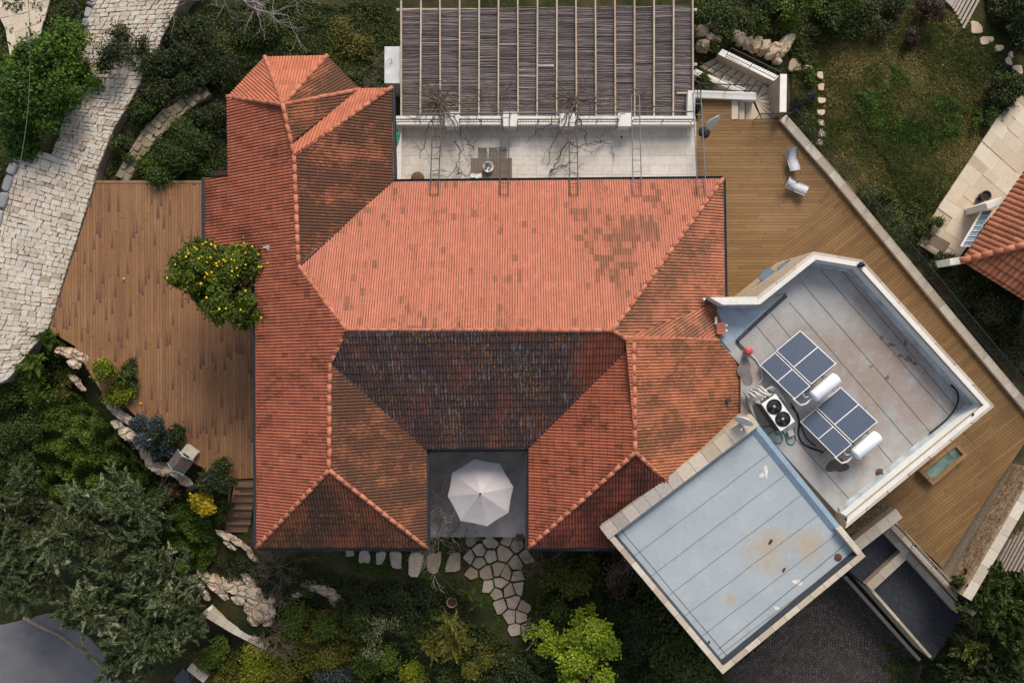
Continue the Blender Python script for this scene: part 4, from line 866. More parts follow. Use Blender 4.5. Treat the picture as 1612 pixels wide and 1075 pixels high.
# white slatted screen with blue glass by the neighbour's window
o=thing('window_awning',P(1538,362,-1.5),'white framed blue slatted awning under the neighbouring tiled eave','awning')
q=[P(1513,388,-1.2),P(1546,333,-1.2),P(1562,331,-1.0),P(1528,388,-1.0)]
m=MB(); m.prism3(q,.04); m.build('panel',simple('awning_blue',(.20,.27,.36),.4,.5,9),o)
for k in range(8):
    f=k/7; a=q[0].lerp(q[1],f); b=q[3].lerp(q[2],f); m=MB(); m.tube([a+Vector((0,0,.03)),b+Vector((0,0,.03))],.02,5,smooth=False); m.build('slat',M_PAINT,o)
m=MB(); m.tube([q[0],q[1]],.06,6,smooth=False); m.build('frame_bar',M_PAINT,o)
mb=MB(); cobbles(mb,PXL([(1445,384),(1478,325),(1530,248),(1570,185),(1612,145),(1660,100)],-2.36),PXL([(1500,418),(1535,372),(1590,310),(1640,260),(1690,220),(1730,180)],-2.36),-2.36,.62,.6,1.1,gap=.002,jit=.004,corner=.01,bev=.003); struct(mb,'stone_patio',M_PAVE)
# timber steps at the top right
o=thing('timber_steps',P(1510,20,-2.4),'weathered grey timber walkway of boards at the top of the lawn','steps')
M_GT=stonemat('grey_timber',[(.30,.25,.21),(.42,.36,.31)],scale=4)
for k in range(9):
    f=k/8; ex,ey=1490+26*f,4+41*f-6*math.sin(f*3.1); l=(ey+14)/.88; bot=P(ex,ey,-2.3); top=P(ex+.48*l,ey-.88*l,-2.3)
    m=MB(); m.box((top+bot)/2,((bot-top).length/2,.06,.03),math.atan2((bot-top).y,(bot-top).x),rng.random()); m.build('board',M_GT,o)
# ================================================================ roof equipment
t=NT('collector_glass',.18,.5); p_=t.obj(); x,y,_=t.sep(p_); fr=t.ma('FRACT',t.ma('DIVIDE',x,.11)); n_=t.noise(t.geo(),3,4,.6)
c_=t.mix(t.step(t.ma('ABSOLUTE',t.ma('SUBTRACT',fr,.5)),.42,.5),(.042,.062,.108),(.09,.115,.165)); c_=t.mix(t.ma('MULTIPLY',n_,.35),c_,(.10,.115,.14)); t.col(c_); M_COLL=t.m
M_ALU=simple('aluminium_frame',(.52,.53,.54),.4,.1,6,metal=.3)
M_TANK=simple('tank_white',(.70,.72,.76),.35,.05,3,spec=.5)
M_BLK=simple('black_rubber',(.012,.012,.013),.6,.3,6)
M_PIPEW=simple('pipe_lagging',(.55,.54,.52),.7,.15,9)
def heater(loc,label):
    ax=R(-50.2)   # +y of the local frame runs down the picture to the tank
    root=thing('solar_water_heater',loc,label,'solar heater','solar water heaters on the annex roof'); o0=Vector(loc)
    rot=Matrix.Rotation(ax-R(90),3,'Z')
    Tl=R(26)
    def pl(x,y,h=0):   # point on the tilted collector plane
        return o0+rot@Vector((x,y*math.cos(Tl)-h*math.sin(Tl),.25+y*math.sin(Tl)+h*math.cos(Tl)))
    def q(x,y,z): return o0+rot@Vector((x,y,z))
    def rect(mb,x0,x1,y0,y1,h0,h1):
        vs=[pl(x,y,h) for h in (h0,h1) for x,y in ((x0,y0),(x1,y0),(x1,y1),(x0,y1))]
        mb.add(vs,[(3,2,1,0),(4,5,6,7),(0,1,5,4),(1,2,6,5),(2,3,7,6),(3,0,4,7)],.5)
    # local x: to the left when looking towards the tank
    for (x0,x1,ys) in ((-1.36,.0,0.0),(.07,.93,.03)):
        L=2.02; c=MB(); rect(c,x0,x1,ys,ys+L,-.08,0); body=c.build('collector',M_ALU,root)
        for (ya,yb) in ((ys+.035,ys+L/2-.02),(ys+L/2+.02,ys+L-.035)):
            g_=MB(); rect(g_,x0+.035,x1-.035,ya,yb,.0005,.004); me=g_.build('glass',M_COLL,body)
    # frame legs
    for x in (-1.2,-.1,.2,.8):
        m=MB(); m.tube([pl(x,1.9,-.08),q(x,1.72,0)],.018,5,smooth=False); m.build('leg',M_GREYM,root)
        m=MB(); m.tube([pl(x,.1,-.08),q(x,.1,0)],.018,5,smooth=False); m.build('leg',M_GREYM,root)
    # tank
    m=MB(); yt_=2.33; zt_=.95; r=.27; 
    Mx=rot@Matrix.Rotation(R(90),3,'Y'); prof=[(0,-.68),(r*.6,-.67),(r*.93,-.63),(r,-.58),(r,.58),(r*.93,.63),(r*.6,.67),(0,.68)]
    m.lathe(prof,28,q(-.42,yt_,zt_),M=Mx); tk=m.build('tank',M_TANK,root)
    for x in (-.9,.05):
        m=MB(); m.tube([q(x,yt_-.15,zt_-.2),q(x,yt_-.15,0)],.025,5,smooth=False); m.build('tank_leg',M_GREYM,root)
        m=MB(); m.tube([q(x,yt_+.15,zt_-.2),q(x,yt_+.15,0)],.025,5,smooth=False); m.build('tank_leg',M_GREYM,root)
    # lagged pipes at the tank's end
    m=MB(); pts=[pl(.93,2.03,0)]
    for i in range(9): 
        th=math.pi*i/8; pts.append(q(.93-.5+.5*math.cos(th*.98) if i<5 else .43-.1*(i-4),2.05+.42*math.sin(min(th,math.pi/2)),.98))
    m.tube([pl(.96,1.98,.02),pl(.96,2.12,.0),q(.86,2.25,.95),q(.62,2.36,.93),q(.3,2.33,.93)],.04,8); m.build('lagged_pipe',M_PIPEW,root)
    m=MB(); m.tube([pl(.5,2.02,0),q(.5,2.1,.9),q(.4,2.2,.85),q(.27,2.25,.85)],.03,8); m.build('lagged_pipe',M_PIPEW,root)
    m=MB(); m.tube([pl(-1.2,2.02,-.05),pl(.1,2.05,-.05)],.02,6); m.build('manifold_pipe',M_BLK,root)
    m=MB(); m.tube([q(.2,2.1,.6),q(.3,2.0,.4),q(.1,1.9,.3),q(.25,2.1,.05)],.02,6); m.build('cable',M_BLK,root)
    return root
hp=P(1221.5,552,ZR+.25); heater((hp.x,hp.y,ZR),'upper solar water heater with white tank nearer the ridge roof on the annex')
hp=P(1285,641,ZR+.25); heater((hp.x,hp.y,ZR),'lower solar water heater with white tank nearer the garage roof on the annex')
# air conditioner
ang=math.atan2(-235,165); c=P(1219,648,ZR+.5); ac=thing('air_conditioner',(c.x,c.y,ZR),'white twin fan air conditioning unit on the annex roof beside the solar panels','air conditioner')
rot=Matrix.Rotation(ang,3,'Z'); q=lambda x,y,z: Vector((c.x,c.y,ZR))+rot@Vector((x,y,z))
AH=.88
m=MB(); m.box(q(0,0,.1+AH/2),(.70,.37,AH/2),M=rot); body=m.build('body',M_PAINT,ac,bevel=.02)
for fx in (-.31,.32):
    m=MB(); cc=q(fx,0,.1+AH); m.lathe([(.30,.0),(.30,.006),(.0,.006)],32,cc); f=m.build('fan_well',M_BLK,ac)
    m=MB(); m.lathe([(.31,.0),(.325,.02),(.30,.03),(.29,.005)],32,cc); 
    for k in range(6): m.tube([cc+Vector((math.cos(k*math.pi/6),math.sin(k*math.pi/6),0))*-.3+Vector((0,0,.03)),cc+Vector((math.cos(k*math.pi/6),math.sin(k*math.pi/6),0))*.3+Vector((0,0,.03))],.0035,4)
    for rr in (.1,.15,.2,.25): 
        m.tube([cc+Vector((rr*math.cos(2*math.pi*k/24),rr*math.sin(2*math.pi*k/24),.03)) for k in range(25)],.003,4)
    m.build('fan_grille',M_BLACK,f)
    m=MB()
    for k in range(4):
        a=k*math.pi/2+fx; m.add([cc+Vector((math.cos(a+s)*r_,math.sin(a+s)*r_,z)) for r_,s,z in ((.06,-.2,.022),(.27,-.35,.012),(.27,.35,.024),(.06,.3,.012))],[(0,1,2,3)])
    m.build('fan_blade',simple('fan_grey',(.04,.04,.045),.4,.2,5) if fx<0 else bpy.data.materials['fan_grey'],f)
    m=MB(); m.lathe([(.06,0),(.06,.032),(0,.036)],16,cc); m.build('hub',M_GREYM,f)
# louvred side facing the house, facing down-left
m=MB()
for k in range(26): m.box(q(-.66+k*.053,-.375,.1+AH/2),(.012,.012,AH/2-.06),M=rot)
m.build('side_grille',M_BLK,ac)
m=MB()
for k in range(9): m.box(q(-.705,-.3+k*.075,.1+AH-.18),(.012,.02,.14),M=rot)
m.build('end_grille',M_BLK,ac)
for y in (-.3,.3): m=MB(); m.box(q(0,y,.05),(.75,.04,.05),M=rot); m.build('foot_rail',M_GREYM,ac)
# second, smaller white pipe rack left of it
o=thing('pipe_rack',q(-1.0,-.05,-.0),'bundle of white lagged pipes bending over the end of the air conditioner','pipes')
for k,(y0,y1,h) in enumerate(((-.35,-.2,.62),(-.2,-.05,.72),(-.02,.1,.78),(.15,.2,.6))):
    m=MB(); m.tube([q(-.66,y1,.5),q(-.82,y1,h),q(-1.05,y0,h),q(-1.18,y0,h-.2),q(-1.2,y0,.05)],.045,8); m.build('lagged_pipe',M_PIPEW,o)
m=MB(); m.tube([q(-1.15,-.42,.1),q(-.7,-.62,.12),q(-.2,-.72,.12),q(.3,-.95,.12),q(.42,-1.1,.1)],.06,8); m.build('lagged_pipe',M_PIPEW,o)
m=MB(); m.box(q(-1.12,-.5,.3),(.28,.05,.08),M=rot); m.build('bracket',M_GREYM,o)
for k,(dy,dz) in enumerate(((.0,0),(.08,.03),(.16,.05))):
    m=MB(); m.tube([q(-1.0,.1+dy,.6),q(-.95,.35+dy,.55),q(-.7,.5+dy,.4+dz),q(-.3,.62+dy*.6,.3),q(.1,.72,.1)],.022,6); m.build('thin_pipe',M_PIPEW,o)
def cable(name,label,pts,z,r,m_,cat='cable',sub=3):
    Q=[P(a,b,z if not isinstance(z,list) else z[i]) for i,(a,b) in enumerate(pts)]; out=[]
    for i in range(len(Q)-1):
        p0,p1,p2,p3=Q[max(i-1,0)],Q[i],Q[i+1],Q[min(i+2,len(Q)-1)]
        for k in range(sub):
            s=k/sub; out.append(.5*((2*p1)+(p2-p0)*s+(2*p0-5*p1+4*p2-p3)*s*s+(3*p1-p0-3*p2+p3)*s**3))
    out.append(Q[-1]); mb=MB(); mb.tube(out,r,6); return single(mb,name,m_,label,cat)
cable('conduit','thin white conduit running from the red bucket to the solar panels',[(1179,556),(1190,566),(1198,580),(1200,596),(1194,604)],ZR+.05,.025,M_PIPEW)
cable('cable','black cable bundle looping between air conditioner and lower solar panels',[(1246,640),(1256,652),(1258,668),(1257,684),(1266,700),(1285,708),(1296,712)],ZR+.04,.035,M_BLK)
cable('cable','thinner black cable beside the lower solar panel frame',[(1244,634),(1252,645),(1260,668),(1270,690),(1284,702)],ZR+.06,.025,M_BLK)
cable('cable','black hose curving along the parapet in the far corner of the annex roof',[(1497,606),(1505,614),(1509,626),(1505,640),(1494,656),(1476,672),(1463,682)],ZR+.14,.04,M_BLK)
M_HOSE=simple('green_hose',(.02,.17,.12),.5,.2,6)
cable('garden_hose','tangled green hose lying below the air conditioner on the roof',[(1201,673),(1210,671),(1220,675),(1222,684),(1228,682),(1232,690),(1228,697),(1215,696),(1207,690),(1212,682),(1226,676),(1236,684),(1240,697),(1248,699),(1252,690),(1250,672)],ZR+.03,.022,M_HOSE,'hose',4)
m=MB(); c=P(1243.5,681.5,ZR); m.box(c+Vector((0,0,.08)),(.13,.12,.08),R(15)); single(m,'concrete_block',simple('pale_concrete',(.42,.38,.32),.85,.2,8),'small pale concrete block lying on the roof below the air conditioner','block',bevel=.015)
m=MB(); c=P(1177,552.5,ZR+.15); m.lathe([(.0,0),(.15,.0),(.18,.3),(.165,.32),(.12,.36),(0,.37)],20,(c.x,c.y,ZR)); single(m,'bucket',simple('red_plastic',(.45,.07,.08),.4,.15,5),'small red plastic cap beside the dark patch line on the annex roof','bucket')
o=thing('vent_stack',P(1135,517,ZR),'small terracotta vent stack with white outlets next to the roof edge','vent')
m=MB(); c=P(1135,517,ZR+.4); m.box((c.x,c.y,ZR+.2),(.17,.24,.2)); m.build('body',M_WHITE,o,bevel=.01)
m=MB(); 
for k in range(4): m.box((c.x,c.y-.19+k*.125,ZR+.42),(.19,.055,.03))
m.build('tile_cap',M_CAP,o,bevel=.015)
for dy in (.13,-.1): m=MB(); m.tube([(c.x+.15,c.y+dy,ZR+.25),(c.x+.32,c.y+dy,ZR+.25)],.05,8); m.build('outlet',M_PAINT,o)
m=MB(); m.box((c.x-.18,c.y+.33,ZR+.2),(.05,.16,.12)); m.build('bracket',M_PAINT,o)
# satellite dish on the garage parapet
c=P(1172,659,ZG+.35); o=thing('satellite_dish',(c.x,c.y,ZG),'white satellite dish at the corner of garage parapet and tiled roof','satellite dish')
dirD=Vector((-.42,-.86,.30)).normalized(); Mq=dirD.to_track_quat('Z','Y').to_matrix()
m=MB(); m.lathe([(0,0),(.14,.012),(.28,.05),(.40,.11),(.40,.125),(.28,.065),(.14,.027),(0,.015)],28,c,M=Mq); m.build('dish',simple('dish_white',(.66,.65,.63),.7,.06,5,spec=.1),o)
m=MB(); m.tube([(c.x,c.y,ZG),(c.x,c.y,ZG+.25),tuple(c)],.025,6); m.build('mast',M_GREYM,o)
m=MB(); m.tube([c+Mq@Vector((0,.38,.1)),c+Mq@Vector((0,.1,.5))],.014,5); m.build('feed_arm',M_GREYM,o)
m=MB(); m.lathe([(0,-.06),(.04,-.05),(.04,.05),(0,.06)],10,c+Mq@Vector((0,.08,.52)),M=Mq); m.build('feed_horn',M_GREYM,o)
# flood lights on the parapets
def flood(px,py,z,rz,label):
    c=P(px,py,z); o=thing('floodlight',c,label,'floodlight'); Rz=Matrix.Rotation(rz,3,'Z')
    m=MB(); m.box(c+Vector((0,0,.09)),(.13,.07,.09),M=Rz@Matrix.Rotation(R(25),3,'X')); m.build('housing',M_BLK,o,bevel=.02)
    m=MB(); m.lathe([(0,-.07),(.09,-.06),(.09,.07),(0,.08)],12,c+Rz@Vector((.02,.05,.1)),M=Rz@Matrix.Rotation(R(90),3,'Y')); m.build('reflector',simple('navy_lens',(.02,.025,.06),.2,.2,5) if 'navy_lens' not in bpy.data.materials else bpy.data.materials['navy_lens'],o)
    m=MB(); m.box(c+Vector((0,0,.01)),(.08,.08,.012),M=Rz); m.build('base_plate',M_GREYM,o)
flood(1354,418,ZP+.012,R(15),'dark blue floodlight on the white parapet corner nearest the diagonal deck')
o=thing('roof_outlet',P(1386,745,ZR),'rusty drain outlet with black pipe stub at the foot of the parapet','drain')
m=MB(); c=P(1385,744,ZR); m.lathe([(0,.03),(.1,.06),(.15,.02),(.2,.01)],12,c); m.build('grate',bpy.data.materials['drain_rust'],o)
m=MB(); m.tube([c+Vector((.02,0,.1)),c+Vector((.3,-.12,.12))],.035,8); m.build('stub_pipe',M_BLK,o)
for px,py,l in ((1333,823,'black vent cap on the white coping nearest the garage corner'),(1533,652,'small black vent cap on the white coping at the far annex corner')):
    m=MB(); c=P(px-2,py-6 if px<1400 else py,ZP+.012); m.lathe([(.05,0),(.05,.05),(0,.06)],12,c); m.build('vent_cap',M_BLK,ann)
m=MB(); c=P(1106,472,3.6); m.tube([c+Vector((0,0,-.3)),c+Vector((0,0,.25))],.02,6); m.lathe([(0,.2),(.07,.24),(.05,.3),(0,.33)],10,c); single(m,'antenna',M_PAINT,'short white antenna at the end of the annex parapet by the tiles','antenna')
# open awning windows on the annex wall
wd=(P(1281,396,2)-P(1192,467,2)); wa=math.atan2(wd.y,wd.x)
for (px,py,hz,l) in ((1209,434,1.9,'lower open blue grey awning window on the annex wall above the deck'),(1239,419,2.4,'upper open dark awning window on the annex wall above the deck')):
    c=P(px,py,hz); o=thing('awning_window',c,l,'window','open awning windows on the annex wall'); Mr=Matrix.Rotation(wa+R(10 if px<1220 else -4),3,'Z')@Matrix.Rotation(R(-38 if px<1220 else -58),3,'X')
    m=MB(); m.box(c,(.34,.30,.02),M=Mr); m.build('frame',simple('window_grey',(.10,.13,.18),.4,.15,4) if 'window_grey' not in bpy.data.materials else bpy.data.materials['window_grey'],o)
    m=MB(); m.box(c+Mr@Vector((0,0,.012)),(.31,.27,.012),M=Mr); m.build('pane',simple('pane_blue',(.10,.14,.20),.12,.2,2,spec=.6) if 'pane_blue' not in bpy.data.materials else bpy.data.materials['pane_blue'],o)
# skylight box sunk in the deck
o=thing('deck_skylight',P(1487,727,0),'wooden framed glass skylight box rising from the deck by the annex wall','skylight')
Q=PXL([(1448,742),(1506,696),(1524,716),(1469,764)],.35); qi=[Vector((p.x,p.y)) for p in inset(Q,.16)]
Q2=PXL([(1457,739),(1507,697),(1519,711),(1469,752)],.35)
m=MB()
for i in range(4): m.prism([Q[i].xy,Q[(i+1)%4].xy,qi[(i+1)%4],qi[i]],-.05,.35,rng.random())
m.build('frame',plankmat('skylight_wood',R(52),.4,2.5,[(.22,.13,.055),(.26,.155,.07),(.28,.17,.08)],(.07,.035,.015)),o)
t=NT('green_glass',.08,.6); t.col(t.ramp(t.noise(t.geo(),1.2,3),[(.35,(.05,.10,.09)),(.65,(.22,.29,.22))])); 
m=MB(); m.prism(qi,.20,.24); m.build('glass_pane',t.m,o)
# ================================================================ terrace furniture
def loungechair(loc,rz,label):
    o=thing('sling_chair',loc,label,'lounge chair','white sling chairs on the deck'); c0=Vector(loc); Rm=Matrix.Rotation(rz,3,'Z'); q=lambda x,y,z:c0+Rm@Vector((x,y,z))
    prof=[(-.55,.37),(-.40,.36),(-.22,.30),(-.05,.26),(.12,.27),(.26,.32),(.40,.41),(.52,.52)]
    m=MB(); w=.22; vs=[];n=len(prof)
    for s_ in (0,-.012):
        for (y,z) in prof: vs+=[q(-w,y,z+s_),q(w,y,z+s_)]
    m.add(vs,[(2*i,2*i+1,2*i+3,2*i+2) for i in range(n-1)]+[(2*n+2*i,2*n+2*i+2,2*n+2*i+3,2*n+2*i+1) for i in range(n-1)]+[(2*i,2*i+2,2*n+2*i+2,2*n+2*i) for i in range(n-1)]+[(2*i+1,2*n+2*i+1,2*n+2*i+3,2*i+3) for i in range(n-1)],.5,True); m.build('sling_seat',simple('sling_fabric',(.44,.44,.46),.7,.1,9) if 'sling_fabric' not in bpy.data.materials else bpy.data.materials['sling_fabric'],o)
    for s_ in (-1,1):
        m=MB(); m.tube([q(s_*(w+.015),y,z) for y,z in prof],.016,6); m.build('side_rail',M_GREYM,o)
        m=MB(); m.tube([q(s_*(w+.01),-.5,.33),q(s_*(w+.02),.35,.0)],.016,5); m.build('leg',M_STEEL,o)
        m=MB(); m.tube([q(s_*(w+.01),.32,.5),q(s_*(w+.02),-.38,.0)],.016,5); m.build('leg',M_STEEL,o)
    m=MB(); m.tube([q(-w,.50,.50),q(-w-.04,.64,.35),q(w,.64,.35)],.018,5); m.build('rear_bar',M_WOOD,o)
c=P(1247.5,251,.3); loungechair((c.x,c.y,0),R(12),'white sling lounge chair farther from the annex turned sideways on the deck')
c=P(1253,294,.3); loungechair((c.x,c.y,0),R(64),'white sling lounge chair nearer the annex standing diagonally on the deck')
# closed parasol
c=P(1109,208,0); o=thing('closed_parasol',c,'closed white parasol in a round black base at the terrace edge','parasol')
m=MB(); m.lathe([(0,.07),(.20,.07),(.27,.05),(.28,0)],28,c); m.build('base',M_BLK,o)
m=MB(); m.tube([c,c+Vector((0,0,2.65))],.022,8); m.build('pole',M_GREYM,o)
m=MB(); vs=[];N=24
for k in range(8):
    z=.95+k*.225; r=(.17,.19,.185,.17,.145,.12,.09,.03)[k]
    for j in range(N): rr=r*(1+.3*(1 if j%3==0 else -.4)*(1-k/9)); vs.append(c+Vector((rr*math.cos(2*math.pi*j/N),rr*math.sin(2*math.pi*j/N),z)))
m.add(vs,[(k*N+j,k*N+(j+1)%N,(k+1)*N+(j+1)%N,(k+1)*N+j) for k in range(7) for j in range(N)]+[tuple(range(7*N,8*N))],.5,True)
m.build('folded_canopy',simple('canvas_lilac_white',(.58,.55,.58),.8,.15,5),o)
m=MB(); m.lathe([(.035,0),(.035,.07),(0,.1)],10,c+Vector((0,0,2.58))); m.build('finial',M_GREYM,o)
# table, chairs, bowl, cloth, pouf
M_TBL=plankmat('table_wood',R(0),.12,3,[(.13,.095,.07),(.16,.12,.09),(.19,.145,.11)],(.04,.03,.02))
a=P(741,249,.74); b=P(806,281.5,.74); cx,cy=(a.x+b.x)/2,(a.y+b.y)/2; hx,hy=(b.x-a.x)/2,(a.y-b.y)/2
o=thing('dining_table',(cx,cy,0),'rectangular brown wooden table on the pale terrace below the ladders','table')
m=MB(); m.box((cx,cy,.725),(hx,hy,.018)); m.build('tabletop',M_TBL,o,bevel=.008)
m=MB()
for s_ in (-1,1): m.box((cx,cy+s_*(hy-.1),.66),(hx-.08,.015,.045)); m.box((cx+s_*(hx-.08),cy,.66),(.015,hy-.12,.045))
m.build('apron',M_TBL,o)
for sx in (-1,1):
    for sy in (-1,1): m=MB(); m.box((cx+sx*(hx-.09),cy+sy*(hy-.1),.35),(.035,.035,.35)); m.build('leg',M_TBL,o)
def chair(px,py,label):
    c=P(px,py,.45); c.z=0; o=thing('garden_chair',c,label,'chair','dark slatted chairs at the terrace table'); M_CH=M_BLACK
    m=MB()
    for k in range(8): m.box(c+Vector((-.18+k*.052,0,.45)),(.018,.2,.01))
    m.box(c+Vector((0,.2,.45)),(.21,.015,.013)); m.box(c+Vector((0,-.2,.45)),(.21,.015,.013)); m.build('seat',M_CHR,o)
    m=MB()
    for k in range(8): m.box(c+Vector((-.18+k*.052,.235,.66)),(.018,.012,.2))
    m.box(c+Vector((0,.24,.87)),(.215,.016,.02)); m.build('backrest',M_CHR,o)
    for sx in (-1,1):
        for sy in (-1,1): m=MB(); m.tube([c+Vector((sx*.2,sy*.2,0)),c+Vector((sx*.19,sy*.19,.45))],.016,5); m.build('leg',M_BLACK,o)
M_CHR=simple('chair_slats',(.10,.09,.085),.6,.2,8)
chair(760,245,'leftmost of the three slatted chairs behind the terrace table'); chair(776.5,245,'middle one of the three slatted chairs behind the terrace table'); chair(791.5,244,'rightmost of the three slatted chairs under the ladder at the terrace table')
m=MB(); c=P(768.5,263.5,.85); c.z=.744; m.lathe([(.0,.02),(.12,.02),(.2,.10),(.25,.17),(.235,.17),(.185,.1),(.11,.035),(0,.035)],28,c); o=single(m,'bowl',M_PAINT,'round white bowl with dry stems on the terrace table','bowl')
m=MB(); rg=random.Random(4)
for k in range(16): a=rg.uniform(0,6.28); m.tube([c+Vector((.08*math.cos(a),.08*math.sin(a),.04)),c+Vector((.2*math.cos(a+.7)-.05,.2*math.sin(a+.7),.2+rg.uniform(0,.15)))],.012,4)
m.build('dry_stems',simple('dry_stem',(.13,.09,.05),.9,.3,9),o)
m=MB(); c=P(749.5,277,.76); rg=random.Random(2); vs=[];nx_=9;ny_=5
for j in range(ny_):
    for i in range(nx_): vs.append((c.x-.26+.52*i/(nx_-1),c.y-.1+.2*j/(ny_-1)+.02*math.sin(i),.75+.03*abs(math.sin(i*1.1+j))+rg.uniform(0,.02)))
m.add(vs,[(j*nx_+i,j*nx_+i+1,(j+1)*nx_+i+1,(j+1)*nx_+i) for j in range(ny_-1) for i in range(nx_-1)]); o=single(m,'cloth',simple('cloth_grey_white',(.62,.62,.62),.8,.2,20),'crumpled whitish cloth on the front edge of the terrace table','cloth')
sm_=o.modifiers.new('thick','SOLIDIFY'); sm_.thickness=.01
m=MB(); c=P(657.5,281,.2); m.lathe([(0,0),(.24,0),(.31,.1),(.31,.25),(.25,.36),(.12,.39),(0,.395)],24,(c.x,c.y,0)); single(m,'wicker_pouf',stonemat('wicker_brown',[(.12,.07,.035),(.16,.10,.05)],scale=26,bump=.03,dirt=.7,dirtc=(.05,.028,.015)),'round brown wicker pouf at the roof edge of the terrace','pouf')
m=MB(); c=P(624,216,.35); rg=random.Random(9)
vs=[c+Vector((0,0,.1))]+[c+Vector((.16*math.cos(k*.63)*(1+.3*math.sin(k*2)),.36*math.sin(k*.63)*(1+.2*math.cos(k*3)),.05*math.sin(k*1.7))) for k in range(10)]
m.add(vs+[v-Vector((0,0,.06)) for v in vs],[(0,i+1,(i+1)%10+1) for i in range(10)]+[(11,(i+1)%10+12,i+12) for i in range(10)]+[(i+1,i+12,(i+1)%10+12,(i+1)%10+1) for i in range(10)]); single(m,'cloth',simple('green_cloth',(.05,.22,.13),.85,.25,12),'green cloth hanging over the left end of the terrace parapet','cloth')
m=MB(); c=P(978.5,216,0); m.lathe([(.05,0),(.05,.015),(0,.016)],12,c); single(m,'floor_drain',M_BLK,'small round black drain in the pale terrace floor','drain')
# white box unit beside the pergola
c=P(618,103,-.2); o=thing('equipment_cabinet',(c.x,c.y,-2.3),'upright grey white metal cabinet standing left of the pergola','cabinet')
m=MB(); m.box((c.x,c.y,-1.25),(.36,.85,1.05)); m.build('body',M_GREYM,o,bevel=.02)
m=MB(); m.box((c.x,c.y,-.18),(.385,.88,.02)); m.build('lid',simple('lid_pale_grey',(.50,.51,.52),.5,.22,1.5),o,bevel=.01)
# courtyard parasol
zc,zr_=2.95,2.38
hub=P(756,777,zc); RIM=[(746.5,722.2),(787,729.6),(808,766.3),(800.5,806.7),(766.7,828),(725.2,819.6),(705,781),(711.6,744.3)]
o=thing('open_parasol',(hub.x,hub.y,0),'large open off white octagonal parasol in the courtyard','parasol')
rim=[P(a,b,zr_) for a,b in RIM]; m=MB()
for i in range(8):
    a,b=rim[i],rim[(i+1)%8]; mid=(a+b)/2; mid=mid.lerp(Vector((hub.x,hub.y,mid.z)),.015); K=5
    vs=[tuple(hub)]; idx=[[0]]
    for k in range(1,K+1):
        f=k/K; row=[]
        for j in range(3):
            p=(a,mid,b)[j]; v=hub.lerp(p,f); v.z-=.03*math.sin(math.pi*f)*(1.05 if j==1 else .9); row.append(len(vs)); vs.append(tuple(v))
        idx.append(row)
    fs=[(0,idx[1][0],idx[1][1]),(0,idx[1][1],idx[1][2])]
    for k in range(1,K):
        for j in range(2): fs.append((idx[k][j],idx[k+1][j],idx[k+1][j+1],idx[k][j+1]))
    m.add(vs,fs,.35+.5*rng.random(),False)
    for p,q_ in ((a,mid),(mid,b)): m.add([p,q_,q_-Vector((0,0,.12)),p-Vector((0,0,.12))],[(0,1,2,3)],.5)
cn=m.build('canopy',stonemat('canvas_offwhite',[(.42,.385,.385),(.48,.44,.44)],scale=2,dirt=.2,dirtc=(.29,.25,.24),bump=.003),o)
m=MB(); m.lathe([(.045,-.02),(.045,.03),(.0,.06)],12,hub); m.build('finial',M_BLK,o)
m=MB(); m.tube([Vector((hub.x,hub.y,0)),hub],.03,10); m.build('pole',M_GREYM,o)
m=MB(); m.lathe([(0,.08),(.35,.08),(.4,.04),(.4,0)],24,(hub.x,hub.y,0)); m.build('base',M_BLK,o)
for i in range(8): m=MB(); m.tube([hub-Vector((0,0,.05)),hub.lerp(rim[i],.5)-Vector((0,0,.10)),rim[i]-Vector((0,0,.02))],.012,4); m.build('rib',M_GREYM,o)
m=MB(); a=P(812,841,.02); b=P(824,851,.02); m.prism([(a.x,a.y),(b.x,a.y),(b.x,b.y),(a.x,b.y)],-.1,.05,.5); single(m,'floor_grate',bpy.data.materials['drain_rust'],'small brown square grate at the corner of the courtyard','grate')
# ================================================================ left deck objects
t=NT('hutch_boards',.8,.2); x,y,z_=t.sep(t.mapn(t.geo(),rot=(0,0,R(-35)))); fr=t.ma('FRACT',t.ma('DIVIDE',x,.11)); t.col(t.mix(t.ma('LESS_THAN',fr,.12),t.ramp(t.noise(t.geo(),4,4),[(.3,(.085,.06,.055)),(.7,(.13,.095,.085))]),(.03,.02,.02))); M_HUT=t.m
M_TEAL=simple('teal_trim',(.10,.23,.25),.6,.2,8); M_CREAM=simple('cream_board',(.46,.42,.34),.7,.15,6)
c=P(293,723,.0); o=thing('dog_house',(c.x,c.y,0),'small dog house with dark boarded roof and teal trim on the deck edge','dog house')
base=PXL([(293,700),(316,714),(313,722),(295,741),(276,732),(271,726)],.0)
rd=Vector((.60,.80,0)).normalized(); 
# ridge axis from lower left to upper right; gable with the opening faces upper right
ra=math.atan2(13,22) ; Rz=Matrix.Rotation(R(54),3,'Z'); q=lambda x,y,z: Vector((c.x,c.y,0))+Rz@Vector((x,y,z))
m=MB(); m.box(q(-.05,0,.28),(.33,.36,.28),M=Rz); m.build('body',M_CREAM,o)
m=MB(); m.add([q(.28,-.36,.56),q(.28,.36,.56),q(.28,0,.86),q(-.38,-.36,.56),q(-.38,.36,.56),q(-.38,0,.86)],[(0,1,2),(5,4,3),(0,2,5,3),(1,4,5,2),(0,3,4,1)]); m.build('gable',M_CREAM,o)
for s_ in (-1,1):
    m=MB(); vs=[q(.34,0,.90),q(.34,s_*.47,.52),q(-.44,s_*.47,.52),q(-.44,0,.90)]; m.prism3(vs if s_<0 else vs[::-1],.03); m.build('roof_panel',M_HUT,o)
    for x in (.35,-.45): m=MB(); m.tube([q(x,0,.915),q(x,s_*.47,.535)],.027,4,smooth=False); m.build('trim',M_TEAL,o)
